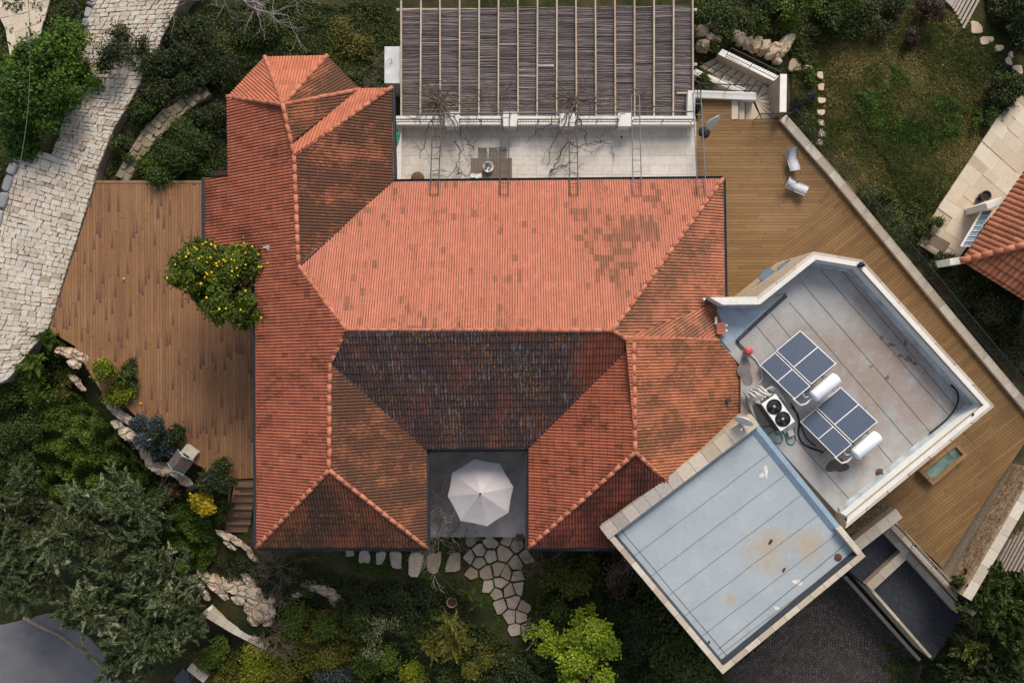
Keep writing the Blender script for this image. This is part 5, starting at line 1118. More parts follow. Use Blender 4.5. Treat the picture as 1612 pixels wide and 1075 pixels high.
m=MB(); m.prism3([q(.52,-.15,.05),q(.52,.15,.05),q(.52,.15,.06),q(.52,-.15,.06)],.01); 
m=MB(); m.box(q(.29,0,.28),(.015,.16,.22),M=Rz); m.build('opening',M_BLK,o)
m=MB(); m.box(q(.50,0,.16),(.19,.34,.16),M=Rz); m.build('porch',M_CREAM,o)
a=P(215,704,.9); b=P(244,686,1.3)
m=MB(); m.tube([P(216,705,-.2),P(228,697,.45),P(244,686,.9)],[.035,.03,.03],8); single(m,'garden_pole',M_PAINT,'leaning white pole beside the grey blue shrub','pole')
m=MB(); m.tube([P(249,779,-.9),P(264,749,.6)],[.03,.03],8); single(m,'garden_post',simple('dark_post',(.06,.055,.06),.7,.3,6),'thin dark post leaning over the pink flowers','post')
a=P(297,773,-.1); b=P(322,758,.15); o=thing('rolled_cover',a,'black rolled cover lying between yellow bush and dog house','roll')
m=MB(); m.tube([a,a.lerp(b,.33)+Vector((0,0,.03)),a.lerp(b,.66)+Vector((0,0,-.01)),b],[.15,.17,.165,.15],12); m.build('roll',M_BLK,o); m=MB(); d_=(a-b).normalized(); m.lathe([(.10,0),(.10,.02),(0,.02)],14,a+d_*.0,M=d_.to_track_quat('Z','Y').to_matrix()); m.build('end_cap',simple('cap_blue',(.10,.13,.18),.5,.2,5),o)
# neighbour's patio objects
def pot(px,py,z,r,h,m_,label,cat='plant pot',soil=True):
    c=P(px,py,z+h); c.z=z; o=thing('plant_pot',c,label,cat); m=MB(); m.lathe([(0,0),(r*.75,0),(r,h*.8),(r*1.05,h),(r*.9,h),(r*.85,h*.85)],24,c); m.build('shell',m_,o)
    m=MB(); m.lathe([(r*.86,h*.84),(0,h*.86)],16,c); m.build('soil',simple('pot_soil',(.025,.02,.015),.95,.3,9) if 'pot_soil' not in bpy.data.materials else bpy.data.materials['pot_soil'],o); return o
pot(1553,308,-2.36,.25,.45,simple('pot_dark',(.05,.05,.05),.6,.2,6),'larger round dark pot on the neighbouring stone patio')
pot(1542,313,-2.36,.12,.22,bpy.data.materials['pot_dark'],'smaller dark pot beside the larger one on the neighbouring patio')
pot(711,948.5,-.85,.24,.4,simple('pot_terracotta',(.26,.10,.09),.8,.2,6),'lone terracotta pot among the dark shrubs of the lower garden')
c=P(1476,384,-2.05); Rz=Matrix.Rotation(R(-30),3,'Z'); q=lambda x,y,z: Vector((c.x,c.y,-2.36))+Rz@Vector((x,y,z)); o=thing('garden_bench',(c.x,c.y,-2.36),'brown wooden bench with curved arms on the neighbouring patio','bench')
m=MB(); 
for k in range(5): m.box(q(0,-.24+k*.12,.45),(.48,.052,.015),M=Rz)
m.build('seat',M_TBL,o)
for sx in (-1,1):
    for sy in (-1,1): m=MB(); m.box(q(sx*.43,sy*.24,.22),(.03,.03,.22),M=Rz); m.build('leg',M_TBL,o)
for y in (-.26,.26): m=MB(); m.tube([q(-.42,y,.45),q(-.55,y,.6),q(-.72,y+.04,.62)],.025,6); m.build('arm',M_TBL,o)
# overhead line on the left
m=MB(); pts=[]
for k in range(25): f=k/24; p=P(40,-70,7).lerp(P(2,380,6.2),f); p.z-=.9*math.sin(math.pi*f); pts.append(p)
m.tube(pts,.013,5); single(m,'overhead_cable',simple('cable_green_grey',(.10,.14,.10),.6,.2,3),'thin overhead cable crossing the big tree at the left edge','cable')
# ================================================================ vegetation
NR=np.random.default_rng(11)
def unit(n): v=NR.normal(size=(n,3)); return v/np.linalg.norm(v,axis=1,keepdims=True)
def leafmesh(name, C, D, Nn, L, Wd, tint, m, parent=None, origin=(0,0,0), fold=.25):
    n=len(C); D=D/np.linalg.norm(D,axis=1,keepdims=True); S=np.cross(D,Nn); S/=np.maximum(np.linalg.norm(S,axis=1,keepdims=True),1e-6); U=np.cross(S,D)
    L=np.broadcast_to(np.asarray(L,dtype=float),(n,))[:,None]; Wd=np.broadcast_to(np.asarray(Wd,dtype=float),(n,))[:,None]
    off=WL.get(parent.name,Vector()) if parent else Vector(origin)
    o=np.array([off.x,off.y,off.z])
    b=C-D*L*.5; t_=C+D*L*.5-U*L*fold*.5; s1=C+S*Wd*.5+U*Wd*fold-D*L*.05; s2=C-S*Wd*.5+U*Wd*fold-D*L*.05
    V_=np.stack([b,s1,t_,s2],1).reshape(-1,3)-o
    me=bpy.data.meshes.new(name); me.vertices.add(4*n); me.vertices.foreach_set('co',V_.astype(np.float32).ravel())
    me.loops.add(4*n); me.loops.foreach_set('vertex_index',np.arange(4*n,dtype=np.int32)); me.polygons.add(n)
    me.polygons.foreach_set('loop_start',np.arange(0,4*n,4,dtype=np.int32)); me.update(calc_edges=True)
    a=me.attributes.new('tint','FLOAT','FACE'); a.data.foreach_set('value',np.clip(tint,0,1).astype(np.float32))
    return link(name,me,m,parent,off)
def crown_pts(c, rad, ncl, npc, cr, seed, low=-.25, shell=.45, irr=.28, lobes=None, lr=.36):
    g=np.random.default_rng(seed); c=np.asarray(c); rad=np.asarray(rad); nl=lobes or max(5,ncl//11)
    v=g.normal(size=(nl*6,3)); v/=np.linalg.norm(v,axis=1,keepdims=True); v=v[v[:,2]>low][:nl]; nl=len(v)
    th=np.arctan2(v[:,1],v[:,0]); ph=g.uniform(0,6.28,5); k=1+irr*(.5*np.sin(2*th+ph[0])+.45*np.sin(3*th+ph[1])+.35*np.sin(5*th+ph[2]))
    lc=v*(g.uniform(shell*.8,1.0,nl)*k)[:,None]; ls=g.uniform(.7,1.25,nl)*lr; lt=g.normal(.45,.13,nl)
    li=g.integers(0,nl,ncl); w=g.normal(size=(ncl,3)); w/=np.linalg.norm(w,axis=1,keepdims=True); w[:,2]=np.abs(w[:,2])*.8-.15
    q=lc[li]+w*(ls[li]*g.uniform(.45,1,ncl)**.6)[:,None]; cl=c+q*rad
    out=q*.6+w; out/=np.linalg.norm(out,axis=1,keepdims=True)
    idx=np.repeat(np.arange(ncl),npc); n=len(idx); sc=g.uniform(.55,1.35,ncl)[idx]
    p=cl[idx]+g.normal(size=(n,3))*np.array([cr,cr,cr*.6])*sc[:,None]*.5
    ct=(lt[li]+g.normal(0,.12,ncl))[idx]
    return p,out[idx],ct,g,cl,idx
def foliage(name,c,rad,ncl,npc,cr,L,Wd,m,seed,mode='round',parent=None,origin=None,**k):
    p,out,ct,g,cl,idx=crown_pts(c,rad,ncl,npc,cr,seed,**k); n=len(p)
    if mode=='tuft':
        dc=g.normal(size=(len(cl),3))*np.array([1,1,.35]); dc/=np.linalg.norm(dc,axis=1,keepdims=True); dc=dc[idx]*.8+out*.7
        dc/=np.linalg.norm(dc,axis=1,keepdims=True); tt=g.uniform(-.6,1,n)[:,None]
        p=cl[idx]+dc*tt*cr*1.25+g.normal(size=(n,3))*cr*.13*(1.3-tt)
        d=dc+g.normal(size=(n,3))*.33; nn=g.normal(size=(n,3))*.5+np.array([0,0,1]); ct=ct+.12*tt[:,0]
    elif mode=='up': d=g.normal(size=(n,3))*.5+np.array([0,0,1.0]); nn=g.normal(size=(n,3))
    else: d=g.normal(size=(n,3))*np.array([1,1,.45]); nn=g.normal(size=(n,3))*.55+np.array([0,0,1])+out*.5
    o=leafmesh(name,p,d,nn,L*g.uniform(.65,1.3,n),Wd*g.uniform(.7,1.25,n),ct+g.normal(0,.13,n),m,parent,origin if origin is not None else c)
    return o,cl
def branchy(mb,p,d,L,r,depth,rg,spread=.6,n=3,seg=5,grav=0,tint=.5,rmin=.006,flat=0):
    p=Vector(p); d=Vector(d).normalized(); pts=[p.copy()]; rs=[r]
    for i in range(seg):
        d=(d+Vector((rg.gauss(0,.22),rg.gauss(0,.22),rg.gauss(0,.18)-grav))).normalized()
        if flat: d.z*=flat; d.normalize()
        p=p+d*L/seg; pts.append(p.copy()); rs.append(max(rmin,r*(1-.55*(i+1)/seg)))
    mb.tube(pts,rs,5 if r>.03 else 4,tint)
    if depth>0:
        for k in range(n):
            i=rg.randint(max(1,seg//2-1),seg); q=pts[i]; dd=(d+Vector((rg.gauss(0,spread),rg.gauss(0,spread),rg.gauss(0,spread*.5)))).normalized()
            branchy(mb,q,dd,L*rg.uniform(.55,.85),max(rmin,rs[i]*.75),depth-1,rg,spread,n,seg,grav,tint,rmin,flat)
LM={}
def lm(k,a,b,c=None,**kw):
    LM[k]=leafmat('leaf_'+k,a,b,c,**kw)
lm('fresh',(.022,.052,.004),(.066,.13,.008),(.13,.20,.018)); lm('dark',(.020,.034,.006),(.060,.084,.013),(.14,.16,.03))
lm('deep',(.015,.025,.008),(.042,.057,.014),(.10,.105,.032)); lm('mid',(.03,.055,.005),(.085,.13,.012),(.17,.20,.026))
lm('olive',(.028,.040,.012),(.095,.122,.048),(.30,.335,.20)); lm('lime',(.11,.16,.008),(.26,.345,.02),(.45,.52,.06))
lm('yellow',(.22,.17,.008),(.52,.40,.012),(.66,.55,.05)); lm('yellowgreen',(.07,.10,.006),(.22,.24,.012),(.50,.46,.03))
lm('bluegrey',(.022,.032,.034),(.06,.075,.075),(.13,.15,.15)); lm('ochregreen',(.05,.055,.007),(.14,.135,.018),(.25,.21,.035))
lm('pale',(.12,.14,.06),(.30,.31,.18),(.44,.45,.30)); lm('purple',(.03,.014,.014),(.065,.03,.028),(.10,.055,.05))
lm('dryflower',(.05,.035,.022),(.17,.12,.09),(.42,.36,.32)); lm('citrus',(.028,.05,.005),(.10,.135,.008),(.27,.28,.015)); lm('magenta',(.35,.02,.14),(.5,.03,.2))
M_BARK=simple('bark_brown',(.07,.052,.038),.9,.35,12,bump=.02); M_BARKP=simple('bark_pale',(.22,.19,.18),.9,.3,8,bump=.02); M_BARKG=simple('twig_grey',(.20,.165,.14),.9,.3,8); M_VINE=simple('vine_bark',(.10,.075,.06),.9,.35,10); M_TWIGB=simple('twig_brown',(.13,.10,.075),.9,.3,8)
_sd=[100]
def shrub(px,py,rpx,kind,label,h=None,L=.13,W=.07,mode='round',cat='shrub',name='shrub',ncl=None,npc=70,cr=None,dz=0,base=None,asp=1.0,**k):
    g=G(px,py) if base is None else P(px,py,base); r=rpx/33.0; h=h or r*1.1; _sd[0]+=1
    # crown centre above ground, moved so that its top appears at the pixel given
    c=P(px,py,g.z+h*.55); 
    ncl=ncl or max(14,int(46*(r/1.0)**1.6)); cr=cr or max(.16,r*.26)
    o=thing(name,(c.x,c.y,g.z),label,cat)
    f,cl=foliage('foliage',(c.x,c.y,g.z+h*.5),(r,r*asp,h*.55),ncl,npc,cr,L,W,LM[kind],_sd[0],mode,parent=o,low=-.55,**k)
    mb=MB(); rg=random.Random(_sd[0])
    for i in range(min(12,len(cl))):
        q=Vector(cl[rg.randrange(len(cl))]); b=Vector((c.x,c.y,g.z-.05)); mid=b.lerp(q,.5)+Vector((rg.gauss(0,.06),rg.gauss(0,.06),.1)); mb.tube([b,mid,q],[.03,.02,.008],4)
    mb.build('stem',M_BARK,o); return o
def tree(px,py,rpx,h,kind,label,name='tree',L=.16,W=.09,mode='round',ncl=110,npc=110,cr=None,zr=None,base=None,cat='tree',bark=None,**k):
    g=G(px,py) if base is None else P(px,py,base); r=rpx*(CAMH-g.z-h*.7)/FPX; _sd[0]+=1
    c=P(px,py,g.z+h*.62); zr=zr or h*.38; cr=cr or r*.2
    o=thing(name,(c.x,c.y,g.z),label,cat)
    f,cl=foliage('crown',(c.x,c.y,g.z+h*.62),(r,r,zr),ncl,npc,cr,L,W,LM[kind],_sd[0],mode,parent=o,**k)
    mb=MB(); rg=random.Random(_sd[0]); b=Vector((c.x,c.y,g.z-.2)); top=Vector((c.x+rg.gauss(0,.15),c.y+rg.gauss(0,.15),g.z+h*.5))
    R0=.05+.022*h; mb.tube([b,b.lerp(top,.5)+Vector((rg.gauss(0,.08),rg.gauss(0,.08),0)),top],[R0*1.3,R0,R0*.7],8)
    for i in range(16):
        q=Vector(cl[rg.randrange(len(cl))]); s=b.lerp(top,rg.uniform(.5,1)); mid=s.lerp(q,.5)+Vector((rg.gauss(0,.1),rg.gauss(0,.1),.12)); mb.tube([s,mid,q],[R0*.5,R0*.32,.012],5)
    mb.build('trunk',bark or M_BARK,o); return o,cl
# --- big trees
tree(58,140,87,5.2,'fresh','large bright green leafy tree at the upper left beside the cobbled driveway',ncl=300,npc=120,L=.16,W=.10,cr=.42,low=-.15,irr=.3,lobes=24,lr=.30)
OL=[(40,815,62,4.2,'dusky olive tree at the left edge above the road'),(128,850,70,4.6,'broad silvery olive tree left of the rocky slope'),(215,800,52,3.6,'smaller olive tree beside the green thicket below the left deck'),(60,905,60,4.2,'silvery olive tree overhanging the end of the asphalt road'),(160,935,66,4.4,'olive tree between road end and middle of the olive grove'),(245,905,62,4.2,'olive tree nearest the limestone outcrop'),(225,1000,70,4.4,'lowest olive tree standing at the road kerb'),(285,975,40,3.4,'small olive tree next to the low white wall')]
for i,(a,b,r,h,l) in enumerate(OL):
    tree(a,b,r,h,'olive',l,name='olive_tree',L=.20,W=.05,mode='tuft',ncl=185,npc=80,cr=.34,base=-2.6-.2*(b>880),low=-.1,shell=.5,irr=.35,bark=M_BARK,lobes=16,lr=.36)
tree(905,1020,74,4.6,'lime','bright lime green tree at the bottom below the house',L=.14,W=.10,ncl=150,npc=110,cr=.30,base=-2.2,irr=.5,low=-.05,shell=.5,lobes=16,lr=.28)
tree(1065,1005,66,4.6,'dark','dark leafy tree below the garage corner',L=.24,W=.13,ncl=120,npc=90,cr=.5,base=-2.6)
tree(1005,955,52,3.8,'deep','very dark tree between the lime tree and the garage',L=.2,W=.1,ncl=95,npc=90,base=-2.2)
tree(1565,960,78,4.6,'dark','dark spreading tree in the lower right corner beside the boundary wall',L=.26,W=.10,mode='tuft',ncl=140,npc=95,cr=.5,base=-2.7)
tree(1545,1052,62,4.0,'deep','dark tree at the bottom right edge below the gravel bed',L=.26,W=.09,mode='tuft',ncl=110,npc=85,cr=.5,base=-2.8)
# lemon tree with its fruit
lt,cl=tree(362,452,72,5.6,'citrus','lemon tree laden with yellow fruit between left deck and house',name='lemon_tree',L=.15,W=.08,ncl=300,npc=75,cr=.26,zr=1.25,base=0,irr=.3,low=-.35,lobes=20,lr=.40)
ico=bpy.data.meshes.new('lemon'); bm=bmesh.new(); bmesh.ops.create_icosphere(bm,subdivisions=2,radius=.045); 
for v in bm.verts: v.co.z*=1.25
bm.to_mesh(ico); bm.free(); ico.materials.append(simple('lemon_yellow',(.62,.40,.008),.5,.12,20)); ico.polygons.foreach_set('use_smooth',[True]*len(ico.polygons))
rg=random.Random(5); k_=0
cc=np.array(cl); cm=cc.mean(0)
while k_<98:
    q=Vector(cc[rg.randrange(len(cc))]); d=(q-Vector(cm)); 
    if d.z<-.2 or (rg.random()>.45 and d.y<0): continue
    q=q+Vector((rg.gauss(0,.14),rg.gauss(0,.14),.20+abs(rg.gauss(0,.06))))
    f=bpy.data.objects.new('lemon',ico); SC.collection.objects.link(f); f.parent=lt; f.location=q-WL[lt.name]; f.rotation_euler=(rg.uniform(0,3),rg.uniform(0,3),0); f.scale=[rg.uniform(.8,1.15)]*3; k_+=1
for i,(a,b,l) in enumerate(((195,439,'single fallen lemon lying in the middle of the left deck'),(222,635,'fallen lemon near the blue grey shrub on the left deck'))):
    f=bpy.data.objects.new('fallen_lemon',ico); SC.collection.objects.link(f); f.location=P(a,b,.055); f.rotation_euler=(1.3,.4,i); tag(f,l,'lemon')
# --- shrubs: (px, py, r, kind, label, options)
SH=[(210,94,46,'deep','ragged dark shrub leaning over the middle of the cobbled driveway',dict(h=1.4,irr=.5,ncl=70,base=-.3)),
(288,122,40,'deep','dark shrub between driveway and the upper end of the curved stone path',dict(h=1.2)),
(197,232,22,'dark','low dark shrub between the driveway and the lower curved path',dict(h=.9)),
(228,170,24,'dark','dark green shrub at the driveway edge halfway along the curved path',dict(h=1.0)),
(250,272,44,'mid','loose green shrub overhanging the top edge of the left deck',dict(h=.8,asp=.55)),
(300,222,44,'dark','wide dark shrub on the house side of the curved path',dict(h=.9)),
(330,185,28,'deep','small dark shrub next to the house wall by the curved path',dict(h=.8)),
(345,110,40,'deep','dark shrub under the bare tree left of the roof bay',dict(h=1.0)),
(300,60,46,'deep','large dark shrub under the bare tree near the driveway top',dict(h=1.0)),
(400,40,40,'dark','dark shrub above the roof bay under the bare branches',dict(h=.8)),
(540,55,46,'ochregreen','thin olive green shrub patch right of the roof bay',dict(h=.5,npc=35)),
(590,160,26,'dark','dark shrub in the gap between roof hip and grey cabinet',dict(h=.8)),
(1185,14,46,'dark','big dark green shrub above the limestone wall',dict(h=1.9)),
(1248,14,40,'mid','brighter green shrub at the top edge above the limestone wall',dict(h=2.0)),
(1130,28,44,'dark','dark shrub at the right end of the pergola top',dict(h=1.6)),
(1320,28,46,'dark','dark shrub at the upper edge of the lawn',dict(h=1.2)),
(1380,16,36,'deep','very dark shrub at the top border of the lawn',dict(h=1.3)),
(1131,75,13,'mid','small round green bush at the top of the garden stairs',dict(h=1.0,L=.09,W=.04,npc=90)),
(1103,50,15,'mid','narrow green bush at the right edge of the pergola',dict(h=1.3)),
(1108,128,17,'mid','green shrub growing behind the low stair stringer',dict(h=1.2)),
(1103,180,10,'dark','small dark plant squeezed between pergola corner and wooden deck',dict(h=.9)),
(1266,160,24,'bluegrey','blue grey lavender like shrub right of the tall white wall end',dict(h=.9,L=.12,W=.03,mode='up')),
(1276,122,15,'mid','low leafy plant above the blue grey shrub',dict(h=.6)),
(1272,205,20,'dark','dark plant at the outer foot of the deck wall',dict(h=.7)),
(1220,108,14,'dark','dark plant between outer stair wall and limestone boulders',dict(h=.7)),
(1462,20,24,'purple','purple leaved shrub at the top of the lawn',dict(h=1.1)),
(1432,62,10,'purple','small purple bush on the lawn below the larger one',dict(h=.6)),
(1606,22,44,'deep','large black green shrub mass at the upper right beyond the stepping stones',dict(h=2.0)),
(1572,136,26,'dark','dark flowering shrub below the upper right stepping stones',dict(h=1.0)),
(1598,150,24,'deep','dark shrub where the stone patio meets the right edge',dict(h=1.0)),
(1550,185,18,'mid','yellowish green shrub bordering the stone patio',dict(h=.6)),
(1425,352,40,'dark','dark clipped shrub between lawn and the neighbouring patio',dict(h=1.1,L=.1,W=.06)),
(1466,347,20,'dark','round dark shrub touching the edge of the stone patio',dict(h=.9,L=.1,W=.06)),
(1380,318,26,'dark','low dark shrub along the deck wall near the lawn corner',dict(h=.7)),
(1478,425,26,'deep','dark shrub behind the railing below the wooden bench',dict(h=1.0)),
(1535,470,46,'deep','blackish shrub under the neighbouring roof corner',dict(h=1.4)),
(1590,545,40,'deep','blackish shrub between railing and right picture edge',dict(h=1.4)),
(968,888,38,'dryflower','shrub covered in brown and white dry flower heads by the garage corner',dict(h=2.0,L=.11,W=.09)),
(895,915,40,'ochregreen','yellow tinged shrub below the right hand wing of the house',dict(h=1.7,L=.15,W=.08)),
(870,975,34,'dark','dark shrub right of the crazy paving',dict(h=1.2)),
(840,1040,34,'deep','dark shrub left of the lime green tree',dict(h=1.4)),
(700,992,42,'ochregreen','feathery olive green shrub below the terracotta pot',dict(h=1.4,L=.2,W=.03,mode='tuft')),
(645,1052,34,'yellowgreen','dark shrub dotted with yellow flowers at the bottom edge',dict(h=1.5)),
(602,1000,26,'pale','pale cream plumed shrub in the lower garden',dict(h=1.8,L=.12,W=.06,mode='up',irr=.5)),
(560,985,38,'dark','dark shrub left of the pale plumed one',dict(h=1.2)),
(580,1050,40,'mid','green shrub under the pale plumed one at the bottom edge',dict(h=1.3)),
(478,965,40,'mid','rounded green shrub beside the lower limestone rocks',dict(h=1.3)),
(480,1030,44,'ochregreen','olive yellow shrub at the bottom between the green shrubs',dict(h=1.4)),
(410,1050,50,'yellowgreen','spreading yellow green shrub below the retaining wall',dict(h=1.2)),
(520,1062,30,'bluegrey','greyish shrub at the bottom edge next to the olive yellow one',dict(h=1.2)),
(345,1035,32,'mid','low green shrub between the white block and the yellow green shrub',dict(h=1.0)),
(752,1036,36,'ochregreen','brownish twiggy shrub left of the lower crazy paving',dict(h=1.0,npc=40)),
(742,940,20,'dark','strappy dark plant beside the crazy paving',dict(h=.7,L=.3,W=.03,mode='tuft')),
(650,935,44,'deep','low dark shrub patch above the terracotta pot',dict(h=.6)),
(600,945,40,'deep','low dark shrub patch below the left stepping stones',dict(h=.7)),
(795,1055,38,'deep','dark shrub at the bottom centre',dict(h=1.2)),
(66,556,40,'mid','shaggy green shrub at the lower end of the cobbled driveway',dict(h=1.4,L=.2,W=.04,mode='tuft')),
(30,610,44,'mid','green shrub at the left edge below the driveway',dict(h=1.6)),
(40,690,46,'dark','dark shrub at the left edge halfway down the slope',dict(h=1.6)),
(110,600,26,'ochregreen','yellowish low shrub on the rocks at the deck corner',dict(h=.8)),
(174,592,34,'yellowgreen','bright yellow green bush at the lower left deck edge',dict(h=1.3,base=-.1,ncl=60,npc=90,L=.15,W=.08)),
(202,600,24,'dark','dark green bush behind the bright yellow green one on the deck edge',dict(h=.8,base=-.05)),
(240,672,30,'bluegrey','blue grey shrub on the deck edge beside the white pole',dict(h=1.1,base=-.1,ncl=60,npc=90,L=.12,W=.05)),
(266,682,26,'deep','dark spiky part of the shrub group beside the dog house',dict(h=1.0,base=0)),
(256,703,24,'bluegrey','low grey shrub directly left of the dog house',dict(h=.7,base=0)),
(350,757,28,'deep','dark glossy shrub at the top of the wooden stairs',dict(h=1.1,base=-.1,ncl=55)),
(324,793,26,'yellow','vivid yellow shrub left of the wooden stairs',dict(h=1.2,base=-.7,L=.14,W=.08)),
(345,800,20,'dark','dark shrub between the yellow one and the wooden stairs',dict(h=.7,base=-.9)),
(275,770,20,'dark','shrub with pink flowers below the dog house',dict(h=.7)),
]
OB={}
for a,b,r,kd,l,opt in SH: OB[l]=shrub(a,b,r,kd,l,**opt)
o=OB['shrub with pink flowers below the dog house']; c=WL[o.name]
p=np.array([[c.x+random.Random(k).gauss(0,.35),c.y+random.Random(k+50).gauss(0,.25),c.z+.75] for k in range(14)]); p=np.repeat(p,4,0)+NR.normal(size=(56,3))*.03
leafmesh('flowers',p,NR.normal(size=(56,3)),NR.normal(size=(56,3))*.5+[0,0,1],.09,.08,NR.uniform(0,1,56),LM['magenta'],o)
o=OB['dark shrub dotted with yellow flowers at the bottom edge']
# dense thicket on the slope and ground covers
def cover(name,poly,n,L,W,kind,seed,hmax=.5,mode='round',hump=1.6,label=None):
    g=np.random.default_rng(seed); pts=[G(a,b) for a,b in poly]; xs=[p.x for p in pts]; ys=[p.y for p in pts]; C=[];T=[]
    while len(C)<n:
        x=g.uniform(min(xs),max(xs)); y=g.uniform(min(ys),max(ys))
        if not in_poly(x+.4*mnoise.noise(Vector((x,y,1.5))),y+.4*mnoise.noise(Vector((x,y,7.5))),pts): continue
        k=mnoise.noise(Vector((x*hump,y*hump,seed))); k2=mnoise.noise(Vector((x*.45,y*.45,seed+9.1)))
        if hmax<.3 and k2+.25*g.normal()<(.0 if name=='clover' else -.12): continue
        C.append((x,y,gh(x,y)+hmax*max(0.02,(.5+.9*k))*g.uniform(.55,1.0))); T.append(.42+.28*k+.3*k2+g.normal(0,.14))
    C=np.array(C); n=len(C); d=g.normal(size=(n,3))*np.array([1,1,.5]); nn=g.normal(size=(n,3))*.5+np.array([0,0,1])
    if mode=='up': d=g.normal(size=(n,3))*.6+np.array([0,0,1]); nn=g.normal(size=(n,3))
    return tag(leafmesh(name,C,d,nn,L*g.uniform(.6,1.3,n),W*g.uniform(.7,1.2,n),np.array(T),LM[kind]),kind='stuff')
cover('thicket',[(60,640),(110,610),(160,640),(200,690),(240,745),(300,780),(320,850),(300,900),(240,880),(140,800),(60,770)],30000,.14,.085,'mid',3,.85)
cover('ivy',[(250,100),(275,50),(305,20),(420,0),(620,0),(640,130),(560,140),(500,90),(420,88),(358,150),(356,280),(240,285),(205,285),(225,230),(300,165),(250,180),(190,270),(160,280),(184,228),(225,165)],26000,.13,.08,'dark',5,.28)
cover('undergrowth',[(330,880),(420,880),(540,908),(722,918),(745,985),(795,1018),(868,1005),(872,930),(960,930),(1000,880),(1150,1075),(380,1090),(330,1040),(420,1000),(430,950)],30000,.14,.08,'deep',6,.35)
cover('undergrowth',[(1100,-10),(1270,-10),(1420,0),(1420,30),(1300,60),(1262,105),(1245,105),(1235,60),(1110,36)],9000,.14,.08,'dark',8,.4)
cover('undergrowth',[(1545,-10),(1640,-10),(1640,85),(1610,82),(1572,52)],9000,.13,.08,'deep',9,.4)
cover('undergrowth',[(1340,290),(1400,325),(1450,338),(1462,360),(1440,392),(1500,432),(1640,470),(1640,640),(1520,500)],11000,.13,.08,'deep',10,.35)
cover('undergrowth',[(1380,1000),(1460,1040),(1520,950),(1560,890),(1640,860),(1640,1100),(1400,1100)],11000,.15,.07,'dark',12,.4)
cover('undergrowth',[(-40,560),(80,520),(110,600),(60,700),(-40,900)],9000,.15,.08,'dark',13,.5)
cover('undergrowth',[(-40,-20),(140,-20),(125,80),(95,180),(40,225),(-10,300),(-60,300)],8000,.15,.09,'dark',14,.4)
cover('moss',[(672,845),(834,845),(834,930),(850,1000),(800,1010),(760,940),(730,905),(540,905),(540,866)],16000,.07,.045,'mid',15,.07)
cover('undergrowth',[(330,1030),(420,1015),(470,955),(560,960),(600,1080),(330,1085)],15000,.12,.07,'ochregreen',31,.9)
cover('undergrowth',[(560,960),(700,950),(830,1020),(840,1085),(590,1085)],13000,.13,.07,'dark',32,.6)
cover('undergrowth',[(250,770),(330,800),(345,850),(330,900),(280,900)],7000,.12,.07,'mid',33,.6)
cover('undergrowth',[(840,930),(960,870),(1060,960),(1130,1080),(845,1085)],15000,.15,.09,'dark',34,.9)
cover('clover',[(1335,150),(1400,138),(1470,150),(1528,178),(1515,200),(1500,228),(1450,238),(1400,215),(1350,185)],13000,.085,.055,'fresh',35,.29)
cover('clover',[(1350,110),(1400,100),(1440,130),(1390,140)],2000,.08,.05,'fresh',36,.25)
# lawn grass blades
lm('grass',(.034,.068,.010),(.115,.105,.026),(.30,.23,.09)); 
g=np.random.default_rng(21); xs=[p.x for p in LAWNP]; ys=[p.y for p in LAWNP]; C=[];T=[];LL=[]
while len(C)<42000:
    x=g.uniform(min(xs),max(xs)); y=g.uniform(min(ys),max(ys))
    if not in_poly(x+.5*mnoise.noise(Vector((x*.8,y*.8,1.5))),y+.5*mnoise.noise(Vector((x*.8,y*.8,7.5))),LAWNP): continue
    k=mnoise.noise(Vector((x*.32+3,y*.5,2.2)))+.55*mnoise.noise(Vector((x*1.1,y*1.1,5.2)))+.35*mnoise.noise(Vector((x*2.7,y*2.7,9.2)))
    mid=math.exp(-(((x-17.9)/3.4)**2+((y-10.3)/1.6)**2))
    k=k-.75*mid+.16; C.append((x,y,gh(x,y)+.09+(.08 if k<-.1 else 0))); T.append(.5+.75*k+g.normal(0,.13)); LL.append(.16 if k>-.1 else .2)
C=np.array(C); n=len(C); tag(leafmesh('grass',C,g.normal(size=(n,3))*.8+[0,0,.5],g.normal(size=(n,3))+[0,0,.6],np.array(LL)*g.uniform(.6,1.3,n),.03,np.array(T),LM['grass']),kind='stuff')
# --- bare trees, vines, bare shrubs
def bare(name,label,px,py,base,h,seed,m,cat='bare tree',lean=(0,0),n=6,L=2.2,r=.1,depth=3,spread=.75,flat=0,trunk=True,rmin=.007,nb=3):
    b=P(px,py,base+h*.5); b.z=base; rg=random.Random(seed); o=thing(name,b,label,cat); mb=MB(); top=b+Vector((lean[0],lean[1],h))
    if trunk: mb.tube([b-Vector((0,0,.2)),b.lerp(top,.5)+Vector((rg.gauss(0,.1),rg.gauss(0,.1),0)),top],[r*1.5,r*1.2,r],8); mb.build('trunk',m,o)
    for k in range(n):
        mb=MB(); a=2*math.pi*(k+rg.uniform(-.3,.3))/n; branchy(mb,top-Vector((0,0,rg.uniform(0,.25)*h)),(math.cos(a),math.sin(a),rg.uniform(.1,.6)),L*rg.uniform(.7,1.2),r*.6,depth,rg,spread,nb,5,0,.5,rmin,flat); mb.build('branch',m,o)
    return o
bare('bare_tree','leafless pale branched tree spreading over the top edge above the roof bay',390,-4,-1.0,3.8,3,M_BARKP,n=9,L=2.4,r=.14,depth=3,spread=.85,rmin=.008,nb=3)
bare('bare_tree','leafless twiggy sapling with pale stem at the top left by the driveway',104,-2,-2.9,2.2,8,M_BARKP,n=4,L=.8,r=.04,depth=2)
bare('bare_shrub','leafless brown shrub at the lower left corner of the house',440,890,-.6,.4,12,M_TWIGB,'bare shrub',n=11,L=.9,r=.03,depth=3,spread=.55,trunk=False)
